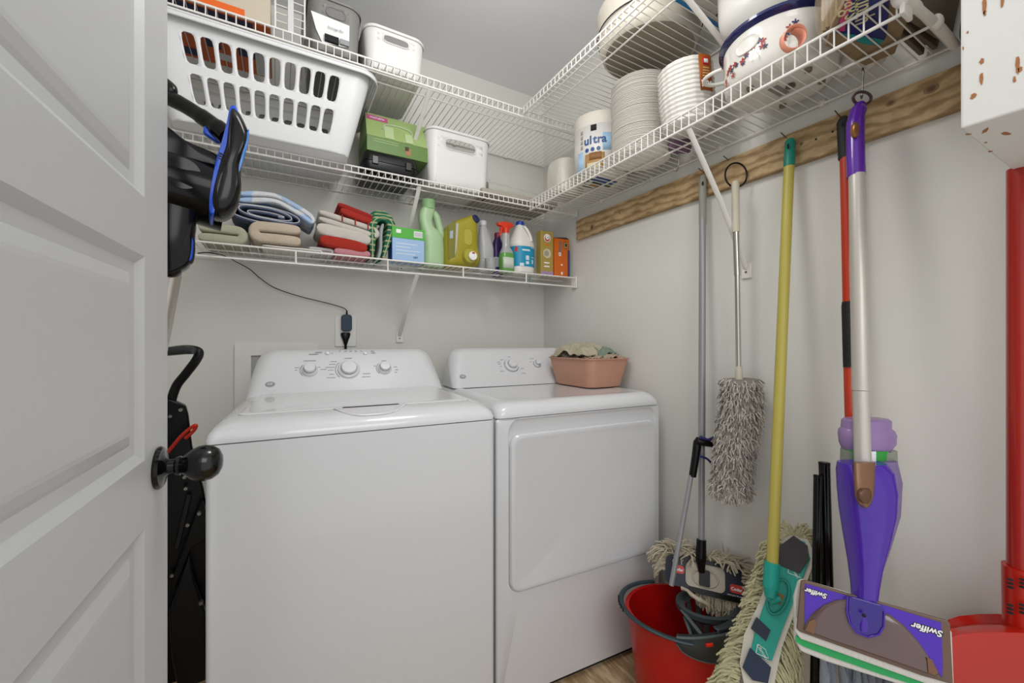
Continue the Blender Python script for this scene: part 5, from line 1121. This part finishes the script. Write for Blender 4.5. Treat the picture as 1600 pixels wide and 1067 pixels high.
for i in range(380):
    z = rnd.uniform(-.05, .05); sp_.append((P3(.122+rnd.uniform(-.02, .03), rnd.uniform(.0, .014), z+.01), dirv(.9+rnd.uniform(-.2, .2), rnd.uniform(.0, .5), .5+rnd.uniform(-.3, .2)), rnd.uniform(.07, .10), rnd.uniform(.4, .5)))
for i in range(80):
    z = rnd.uniform(-.005, .045); sp_.append((P3(-.12, rnd.uniform(-.02, .0), z), dirv(-1, rnd.uniform(-.1, .3), .5+rnd.uniform(-.2, .3)), rnd.uniform(.04, .06), rnd.uniform(.3, .4)))
for i in range(230):
    x = rnd.uniform(-.03, .16); sp_.append((P3(x, rnd.uniform(-.02, .0), -.045), dirv(rnd.uniform(-.15, .15), rnd.uniform(-.05, .15), -1), rnd.uniform(.05, .085)*(.5+min(1, max(0, (x+.03)/.1))*.55), .3))
put(strands(sp_, .0026, 5, 7, 2).build('mop_strands', mat('strand_cream', '#bdb29c', .95, var=.2, scale=30), gm, world=True), kind='stuff')
put(MB().tube(smoothpath([P3(-.075, .012, -.047), P3(-.055, .02, -.050), P3(-.04, .03, -.062), P3(-.015, .03, -.07), P3(.0, .02, -.075)]), .006, 8).noise(.003, 60, 1).build('loose_strand', mat('strand_cream', '#b8ad97'), gm, world=True), kind='stuff')
# reacher grabber leaning on the pole
gr = thing('reacher_grabber', 'thin grey pole tool with black and blue grip leaning on the dust mop pole', 'grabber', W(1052, 905, 1.34))
MB().cyl(W(1080, 742, 1.345), W(1049, 914, 1.30), .0078, n=14).build('pole', GP, gr, world=True)
MB().tube([W(1092, 683, 1.35), W(1090, 690, 1.35), W(1087, 712, 1.348), W(1082, 744, 1.345)], [.007, .0135, .0125, .0115], 14).build('grip', BLK, gr, world=True)
MB().tube([W(1090, 688, 1.335), W(1098, 691, 1.33), W(1114, 692, 1.345)], [.010, .011, .014], 10).build('clamp', BLK, gr, world=True)
MB().tube([W(1094, 683, 1.335), W(1106, 688, 1.335), W(1116, 684, 1.345)], .007, 8).build('blue_inset', mat('grip_indigo', '#2c2b66', .4), gr, world=True)
MB().tube(smoothpath([W(1090, 712, 1.34), W(1100, 714, 1.34), W(1108, 719, 1.34), W(1114, 728, 1.34)]), .0035, 8).build('trigger', mat('grip_indigo', '#2c2b66'), gr, world=True)
# ================================================================ duster
DD = 1.27
du = thing('wall_duster', 'fluffy grey duster on a chrome rod hanging from a black ring', 'duster', W(1155, 680, DD))
MB().tube([W(1150+17*math.cos(t), 273+19*math.sin(t), DD+.02+.01*math.cos(t)) for t in [2*PI*k/36 for k in range(37)]], .0028, 8, False).build('hanging_ring', BLK, du, world=True)
MB().tube([W(1149, 283, DD), W(1149, 288, DD), W(1150, 362, DD)], [.009, .0115, .0112], 16).build('cream_handle', mat('cream_plastic', '#c9c2ae', .45), du, world=True)
MB().cyl(W(1150, 360, DD), W(1152, 430, DD), .0092, n=18).cyl(W(1152, 428, DD), W(1154, 575, DD), .0078, n=18).build('chrome_rod', CHR, du, world=True)
MB().cyl(W(1154, 572, DD), W(1154.5, 592, DD), .0095, .0115, 16).build('collar', mat('cream_plastic', '#c9c2ae'), du, world=True)
cl_ = smoothpath([W(1157, 592, DD), W(1158, 630, DD), W(1152, 670, DD), W(1147, 710, DD), W(1141, 755, DD), W(1140, 768, DD)], 8)
R_ = [.064+.014*math.sin(PI*min(1, i/16)*.5+.3)-.012*(i/len(cl_)) for i in range(len(cl_))]
MB().tube(cl_, [r*.72 for r in R_], 16).build('duster_core', mat('fluff_dark', '#88837b', 1), du, world=True)
rnd = random.Random(11); sa = []; sb = []
for i in range(2300):
    k = rnd.random()*(len(cl_)-1.01); j = int(k); f = k-j; c = cl_[j].lerp(cl_[j+1], f); a = rnd.uniform(0, 2*PI)
    d = Vector((math.cos(a), math.sin(a), 0)); r_ = R_[j]*.68
    vx = d+Vector((rnd.uniform(-.7, .7), rnd.uniform(-.7, .7), rnd.uniform(-.5, .45)))
    (sa if rnd.random() < .55 else sb).append((c+d*r_, vx, rnd.uniform(.018, .030), rnd.uniform(.3, .9)))
for i in range(160):
    a = rnd.uniform(0, 2*PI); e_ = rnd.uniform(.1, 1.4); d = Vector((math.cos(a)*math.sin(e_), math.sin(a)*math.sin(e_), -math.cos(e_))); sa.append((cl_[-1]+Vector((0, 0, .012))+d*.018, d, .03, .1))
put(strands(sa, .0027, 4, 4, 3, .003, .5).build('duster_fluff', mat('fluff_light', '#bdb7ae', 1), du, world=True), 'pale grey strands', kind='stuff')
put(strands(sb, .0027, 4, 4, 4, .003, .5).build('duster_fluff', mat('fluff_mid', '#98928a', 1), du, world=True), 'mid grey strands', kind='stuff')
# ================================================================ yellow pole mop with teal head
ym = thing('strip_mop', 'olive yellow pole dust mop with a teal head and pale yellow strands', 'mop', W(1215, 960, 1.06))
TEAL = mat('mop_teal', '#1d9c8c', .4)
MB().cyl(W(1233, 256, 1.175), W(1206.5, 886, 1.055), .0135, n=22).build('pole', mat('pole_olive_yellow', '#b6a951', .4), ym, world=True)
MB().tube([W(1234.5, 217, 1.178), W(1234.5, 222, 1.178), W(1233, 260, 1.174)], [.009, .0135, .0145], 18).build('teal_cap', mat('cap_teal', '#1a7f6d', .4), ym, world=True)
MB().ell(W(1231.5, 228, 1.164), .003, .003, .008, 8).build('hang_hole', DKGAP, ym, world=True)
yo = W(1212, 955, 1.05); yz = (W(1247, 850, 1.10)-W(1178, 1078, 1.03)).normalized(); yn = (Vector((0, 0, CAMZ))-yo).normalized(); yn = (yn-yz*yn.dot(yz)).normalized()
def yp(px, py, o_=0): return onP(px, py, yo+yn*o_, yn)
def ypoly(name, pts, o_, t, m, par=None, bev=0, rnd_=False): return MB().quadprism([yp(x, y, o_) for x, y in pts], yn, t).build(name, m, par or ym, world=True, smooth=False, bevel=bev)
ypoly('white_backing', [(1224, 850), (1236, 838), (1262, 842), (1274, 870), (1262, 905), (1240, 960), (1222, 1010), (1205, 1090), (1180, 1100), (1163, 1068), (1156, 1035), (1163, 990), (1182, 950), (1200, 905)], -.006, .005, mat('canvas_white', '#cfcabd', .8))
ypoly('mop_plate', [(1222, 862), (1238, 840), (1258, 846), (1266, 872), (1240, 940), (1222, 985), (1206, 1032), (1172, 1020), (1180, 985), (1200, 925), (1214, 890)], 0, .005, TEAL, bev=.002)
ypoly('dark_flap', [(1217, 853), (1240, 836), (1262, 852), (1263, 870), (1264, 874), (1249, 896), (1213, 880)], .006, .003, mat('flap_charcoal', '#3c3a3a', .6), bev=.001)
ypoly('dark_flap', [(1182, 963), (1204, 984), (1197, 1001), (1173, 981)], .006, .002, mat('flap_ink', '#2c3040', .6))
ypoly('navy_flap', [(1172, 1011), (1205, 1042), (1200, 1067), (1176, 1062), (1160, 1042)], .006, .003, mat('flap_navy', '#28324a', .6), bev=.001)
ypoly('brown_backing', [(1216, 925), (1226, 930), (1220, 945), (1212, 941)], .0055, .001, mat('hole_ochre', '#8e7440', .8))
MB().tube([yp(1216+16*math.cos(t)*1.0-6*math.sin(t), 932+27*math.sin(t), .009) for t in [2*PI*k/36 for k in range(37)]], .004, 8).build('swivel_ring', mat('teal_deep', '#17897a', .4), ym, world=True)
MB().cyl(W(1206.5, 878, 1.058), W(1204, 918, 1.045), .0185, .018, 20).cyl(W(1204, 916, 1.045), W(1203, 932, 1.04), .017, .012, 16).build('socket', TEAL, ym, world=True)
MB().tube([yp(1199, 928, .016), yp(1205, 938, .018), yp(1218, 934, .012)], [.008, .011, .009], 12).build('swivel_joint', TEAL, ym, world=True)
for px, py in ((1240, 890), (1190, 1016)):
    p = yp(px, py, .0068); rt = (yp(px+6, py+10, .0068)-p).normalized(); b_ = MB()
    pts = [(px-9, py+4), (px-6, py-10), (px+6, py-2), (px+11, py+12)]
    MB().tube([yp(x, y, .0062) for x, y in pts+[pts[0]]], .0009, 6).build('logo_outline', WHT, ym, world=True)
    text('Libman', .011, yp(px+1, py+2, .0066), rt, yn.cross(rt), WHT, ym)
rnd = random.Random(21); sp_ = []
ax = yz; sd = yz.cross(yn).normalized(); sd = sd if sd.dot(Vector((CY, -SY, 0))) > 0 else -sd
for i in range(900):
    f = rnd.uniform(-.215, .18); c = yo+ax*f+yn*rnd.uniform(-.03, -.006)
    if i % 2: sp_.append((c-sd*rnd.uniform(.028, .04), -sd+ax*rnd.uniform(-.15, .2)+yn*rnd.uniform(0, .6), rnd.uniform(.040, .055)+max(0, -f)*.10, .22))
    else: sp_.append((c+sd*rnd.uniform(.02, .035), sd+ax*rnd.uniform(-.5, -.1)+yn*rnd.uniform(-.2, .4), rnd.uniform(.05, .075)+max(0, -f)*.38, rnd.uniform(.3, .45)))
for i in range(110):
    a = rnd.uniform(0, PI); d = sd*math.cos(a)+ax*math.sin(a); sp_.append((yo+ax*.17+d*.03-yn*.012, d+yn*rnd.uniform(-.2, .4), rnd.uniform(.025, .045), .2))
put(strands(sp_, .0026, 5, 7, 6, .004).build('mop_strands', mat('strand_straw', '#bfb995', .95, var=.15, scale=30), ym, world=True), kind='stuff')
# ================================================================ red broom
rbm = thing('red_broom', 'red broom handle with black ribbed grip hanging just left of the purple spray mop', 'broom', W(1330, 700, 1.03))
RP = mat('broom_red', '#bb3514', .3, coat=.3)
MB().tube([W(1321, 244, 1.06), W(1326, 480, 1.045)], .0125, 18).tube([W(1326, 560, 1.045), W(1330, 700, 1.03)], .0115, 18).build('pole', RP, rbm, world=True)
gg = [W(1318+k*.15, 182+k*3.3, 1.062) for k in range(21)]; MB().tube(gg, [.007, .011]+[.0145+(.0012 if k % 2 else 0) for k in range(19)], 18).build('ribbed_grip', mat('grip_charcoal', '#222425', .55), rbm, world=True)
MB().ell(W(1316, 193, 1.045), .003, .003, .008, 8).build('hang_hole', DKGAP, rbm, world=True)
MB().tube([W(1325.5, 470, 1.045), W(1326, 478, 1.045), W(1327.5, 573, 1.04)], [.0135, .0145, .0135], 18).noise(.0012, 60, 1).build('foam_grip', mat('foam_black', '#1b1816', .6, bump=.6, scale=80), rbm, world=True)
MB().tube([W(1331, 715, 1.03), W(1336, 830, 1.0), W(1344, 1000, .985)], .008, 14).build('lower_pole', BLK, rbm, world=True)
# ================================================================ black tubes
for nm, lab, a_, b_, r_ in (('extension_tube', 'glossy black vacuum extension tube, the taller one leaning on the right wall', W(1288, 722, 1.06), W(1306, 1400, .965), .0125), ('crevice_tube', 'slimmer black vacuum tube leaning left of the taller black tube', W(1278, 742, 1.05), W(1268, 1400, .945), .0095)):
    t = thing(nm, lab, 'vacuum tube', b_); 
    MB().tube([a_, a_.lerp(b_, .02), a_.lerp(b_, .3), b_], [r_, r_, r_*1.0, r_*1.15], 20, cap=True).build('tube_body', BLKG, t, world=True)
    dd_ = (a_-b_).normalized(); MB().lathe([(r_*.75, .0006), (r_*1.03, .0006), (r_*1.03, -.006), (r_*.75, -.006)], m=frame(a_, dd_.orthogonal(), dd_), n=20, cap0=False, cap1=False).build('tube_rim', BLK, t, world=True)
# ================================================================ purple spray mop
sm_ = thing('spray_mop', 'purple and bronze spray mop with a white and green pad hanging by its ring', 'mop', W(1350, 985, .80))
PUR = mat('mop_purple', '#42149a', .22, coat=.4); PURL = mat('mop_violet', '#4d2d96', .35); BRZ = mat('mop_bronze', '#7b5840', .35, metal=.3); TAU = mat('mop_taupe', '#6b5446', .4)
MB().tube([W(1347+14*math.cos(t), 153+10*math.sin(t), .985+.005*math.sin(t)) for t in [2*PI*k/36 for k in range(37)]], .0032, 8, False).build('hanging_ring', mat('ring_brown', '#4a3434', .4), sm_, world=True)
MB().tube(smoothpath([W(1345, 163, .985), W(1341, 172, .98), W(1337, 190, .975), W(1336.5, 215, .97), W(1337, 245, .965), W(1338, 275, .96)]), [.010]*3+[.013]*3+[.0165]*6+[.0178]*19, 20).build('purple_grip', mat('grip_violet', '#5a209c', .22, coat=.4), sm_, world=True)
m = frame(W(1337, 202, .951), Vector((CY, -SY, 0)), Vector((-SY, -CY, 0)))
MB().lathe([(0, .004), (.006, .0035), (.0078, .001), (.0078, -.006), (0, -.006)], m=m @ Matrix.Diagonal((1, 2.3, 1, 1)), n=24).build('bronze_button', mat('button_copper', '#8f633a', .3, metal=.5), sm_, world=True)
SIL = mat('satin_silver', '#c3bdb4', .35, metal=.35)
MB().cyl(W(1339, 273, .958), W(1345, 610, .905), .0160, n=24).cyl(W(1345, 611, .905), W(1348, 728, .885), .0152, n=24).build('silver_tube', SIL, sm_, world=True)
# body
def vring(y, xl, xr, dep, d0, n=28, e=3.2):
    c = W((xl+xr)/2, y, d0); h = (xr-xl)/2*d0/F; rt = Vector((CY, -SY, 0)); fw = Vector((SY, CY, 0)); out = []
    for k in range(n):
        a = 2*PI*k/n; cs, sn = math.cos(a), math.sin(a)
        out.append(c+rt*h*math.copysign(abs(cs)**(2/e), cs)+fw*dep*math.copysign(abs(sn)**(2/e), sn))
    return out
rows = [(722, 1313, 1380, .022, .885), (735, 1314, 1388, .032, .882), (765, 1317, 1392, .036, .876), (800, 1321, 1389, .036, .868), (840, 1327, 1380, .032, .858), (880, 1333, 1370, .026, .848), (915, 1336, 1366, .021, .838), (945, 1337, 1364, .018, .828), (970, 1337, 1364, .015, .818), (982, 1340, 1361, .010, .812)]
MB().loft([vring(*r) for r in rows]).build('sprayer_body', PUR, sm_, world=True)
rows2 = [(718, 1350, 1396, .020, .905), (750, 1352, 1401, .026, .90), (800, 1352, 1398, .026, .89), (850, 1350, 1384, .022, .875), (900, 1350, 1370, .014, .86)]
MB().loft([vring(*r) for r in rows2]).build('side_shell', mat('shell_mauve', '#7a6a94', .4), sm_, world=True)
lt = [vring(y, xl, xr, .006, d0, 20, 2.6) for y, xl, xr, d0 in ((722, 1334, 1367, .860), (750, 1335, 1366, .847), (775, 1337, 1364, .838), (787, 1342, 1359, .836), (791, 1347, 1354, .838))]
MB().loft(lt).build('bronze_latch', BRZ, sm_, world=True)
MB().loft([vring(y, xl, xr, .005, d0, 20, 2.4) for y, xl, xr, d0 in ((762, 1344, 1357, .838), (768, 1340, 1361, .834), (778, 1340, 1361, .832), (785, 1345, 1356, .834))]).build('latch_button', mat('bronze_dark', '#5e402c', .35, metal=.3), sm_, world=True)
# refill bottle
MB().loft([vring(y, xl, xr, dp, .925, 28, 2.8) for y, xl, xr, dp in ((702, 1318, 1396, .026), (720, 1318, 1396, .028), (760, 1320, 1394, .028))]).build('solution_bottle', mat('bottle_haze', '#a9aea0', .25, trans=.4), sm_, world=True)
MB().loft([vring(y, xl, xr, dp, .925, 28, 2.8) for y, xl, xr, dp in ((653, 1322, 1384, .02), (656, 1319, 1388, .024), (668, 1318, 1388, .024), (671, 1315, 1392, .027), (678, 1314, 1395, .028), (692, 1316, 1394, .028), (701, 1320, 1386, .026), (703, 1326, 1380, .024))]).build('lilac_cap', mat('cap_lilac', '#a487bb', .25, trans=.25), sm_, world=True)
MB().loft([vring(y, 1321, 1380, .0284, .924, 28, 3) for y in (700, 735)]).build('green_label', mat('label_green', '#2f9a3c', .35), sm_, world=True)
q = W(1364, 712, .893); MB().box((-.004, 0, -.016), (.007, .001, .010), Matrix.Translation(q) @ Matrix.Rotation(-YAW, 4, 'Z')).build('barcode', WHT, sm_, world=True, smooth=False)
# head plate plane through measured corners
hA, hB, hC, hD = W(1250, 905, .88), W(1478, 967, .765), W(1487, 1066, .745), W(1243, 987, .86)
ho = (hA+hB+hC+hD)/4; hn = (hB-hD).cross(hA-hC).normalized(); hn = hn if hn.dot(Vector((0, 0, CAMZ))-ho) > 0 else -hn
def hp(px, py, o_=0): return onP(px, py, ho+hn*o_, hn)
def hpoly(name, pts, o_, t, m, par=None, bev=0): return MB().quadprism([hp(x, y, o_) for x, y in pts], hn, t).build(name, m, par or sm_, world=True, smooth=False, bevel=bev)
pad = hpoly('mop_pad', [(1246, 905), (1252, 903), (1470, 965), (1484, 985), (1488, 1088), (1460, 1082), (1380, 1058), (1290, 1030), (1250, 1014), (1240, 996), (1239, 930)], -.024, .012, mat('pad_white', '#d3d0c9', .9, bump=.5, scale=150), bev=.004)
hpoly('pad_upper', [(1243, 960), (1258, 985), (1480, 1062), (1486, 1080), (1380, 1042), (1290, 1010), (1250, 996), (1241, 984)], -.011, .008, mat('pad_white', '#d3d0c9'), pad, .003)
hpoly('green_band', [(1243, 992), (1262, 998), (1300, 1010), (1380, 1038), (1470, 1068), (1470, 1082), (1376, 1052), (1296, 1024), (1256, 1009), (1243, 1001)], -.0115, .003, mat('band_green', '#36a35f', .9), pad)
hpoly('head_frame', [(1251, 905), (1258, 905), (1330, 927), (1372, 938), (1478, 967), (1482, 972), (1487, 1066), (1440, 1053), (1250, 985), (1244, 980)], -.006, .008, TAU, bev=.002)
PH = mat('head_purple', '#4a20b0', .3, coat=.2)
hpoly('purple_panel', [(1258, 911), (1330, 932), (1378, 944), (1470, 972), (1473, 1040), (1471, 1058), (1460, 1040), (1440, 1010), (1410, 975), (1384, 957), (1378, 1010), (1320, 990), (1322, 936), (1300, 940), (1275, 955), (1257, 975)], .002, .0012, PH)
DOME = mat('smoky_bronze', '#5f4844', .12, coat=.8)
def domeat(px, py): return hp(px, py, .003)
c0 = hp(1354, 1000)
outl = [(1255, 983), (1258, 972), (1268, 958), (1285, 944), (1305, 936), (1324, 934), (1324, 952), (1326, 972), (1336, 985), (1354, 993), (1372, 992), (1380, 980), (1382, 956), (1392, 960), (1412, 975), (1436, 1002), (1455, 1030), (1466, 1053), (1462, 1056), (1400, 1034), (1300, 1000)]
ctr = (1350, 1003)
rg_ = []
for s_, o_ in ((1, .002), (.97, .006), (.9, .009), (.75, .0105)): rg_.append([hp(ctr[0]+(x-ctr[0])*s_, ctr[1]+(y-ctr[1])*s_, o_) for x, y in outl])
MB().loft([rg_[0], rg_[1], rg_[2]]).build('smoked_dome', DOME, sm_, world=True)
for pts in ([(1258, 984), (1264, 970), (1272, 966), (1276, 972), (1272, 990)], [(1448, 1026), (1456, 1030), (1466, 1050), (1462, 1054), (1450, 1050)]): hpoly('bronze_pad', pts, .009, .0015, BRZ, bev=.0005)
ypk = [(1324, 932), (1330, 930), (1376, 943), (1382, 955), (1381, 978), (1373, 991), (1356, 995), (1338, 988), (1328, 974), (1323, 955)]
hpoly('yoke_recess', ypk, .006, .007, mat('purple_deep', '#2c1280', .25, coat=.4), bev=.002)
MB().tube([hp(x, y, .0145) for x, y in ypk[3:]+ypk[:1]], .0018, 8).build('recess_rim', PUR, sm_, world=True)
MB().ell(W(1350, 961, .800), .0035, .0035, .0035, 8).build('pivot_hole', DKGAP, sm_, world=True)
rt = (hp(1300, 920)-hp(1290, 917)).normalized(); upv = hn.cross(rt)
for px, py, s_ in ((1275, 926, .0135), (1449, 983, .0155)):
    text('Swiffer', s_, hp(px, py, .0036), -rt, -upv, mat('print_ink', '#1c1630', .5), sm_, bold=.0016, shear=.2, ext=.0002)
    text('Swiffer', s_, hp(px, py, .0044), -rt, -upv, WHT, sm_, bold=.0004, shear=.2, ext=.0002)
hk = W(1347, 150, .985)
hook('shelf_hook', 'steel hook carrying the bronze ring of the purple spray mop', [hk+Vector((0, 0, .062)), hk+Vector((.004, 0, .07)), hk+Vector((.008, 0, .064)), hk+Vector((.004, 0, .03)), hk+Vector((0, 0, .0)), hk+Vector((-.004, 0, -.006)), hk+Vector((-.008, 0, 0))])
# grey mop cloth below
gc = thing('grey_string_mop', 'grey microfibre string mop head hanging below the spray mop pad', 'mop', W(1330, 1080, .93))
sp_ = []
rnd = random.Random(9)
for i in range(13):
    c = W(1286+i*8.5, 1020+i*1.5, .93+.01*(i % 3)); sp_.append((c, Vector((rnd.uniform(-.15, .15), rnd.uniform(-.1, .1), -1)), .16, .05))
mbs = MB()
for i, (c, d, l, g_) in enumerate(sp_):
    mbs = MB().tube([c, c+d*l*.3+Vector((.003, 0, 0)), c+d*l*.7, c+d*l], [.004, .009, .010, .009], 8, flat=.45).noise(.003, 50, i); mbs.build('cloth_strip', mat('microfibre_grey', '#8b939e', .95, bump=.8, scale=200), gc, world=True)
MB().tube([W(1286, 1020, .935), W(1340, 1030, .935), W(1394, 1042, .93)], .008, 8).build('mop_clamp', BLK, gc, world=True)
# ================================================================ red long handled dustpan
dp = thing('lobby_dustpan', 'red long handled dustpan standing against the right wall under the chipped cabinet', 'dustpan', (1.26, .20, 0))
DRED = mat('dustpan_red', '#b51a0a', .28, coat=.3)
d0 = .80
MB().cyl(W(1597, 262, .80), W(1597, 895, .80), .0205, n=28).build('pole', mat('pole_red', '#a01c10', .28, coat=.3), dp, world=True)
so = MB().tube([W(1597, 886, .80), W(1597, 925, .80), W(1597, 1012, .80)], [.027, .0265, .025], 28).build('socket', DRED, dp, world=True)
for y in (905, 911, 917, 945, 951, 957):
    for px in (1578.5, 1598): MB().ell(W(px, y, .778 if px > 1590 else .787), .005, .005, .0018, 8).build('slot', DKGAP, so, world=True)
fwv = Vector((SY, CY, 0))
out_t = [(1478, 975), (1484, 968), (1500, 963), (1530, 960), (1575, 960), (1640, 962), (1690, 975)]
back = [W(x, y, .86) for x, y in out_t]; mid_ = [W(x, y+14, .85) for x, y in out_t]; sh_ = [W(x, y+(14 if x < 1500 else 20), .79) for x, y in out_t]; shl = [W(x, y+28, .775) for x, y in out_t]; bot = [W(x, y+400, .765) for x, y in out_t]
MB().loft([[p+fwv*.02 for p in bot], [p+fwv*.0 for p in back], mid_, sh_, shl, bot], False, False, closed=False).build('pan_body', DRED, dp, world=True, solid=.003)
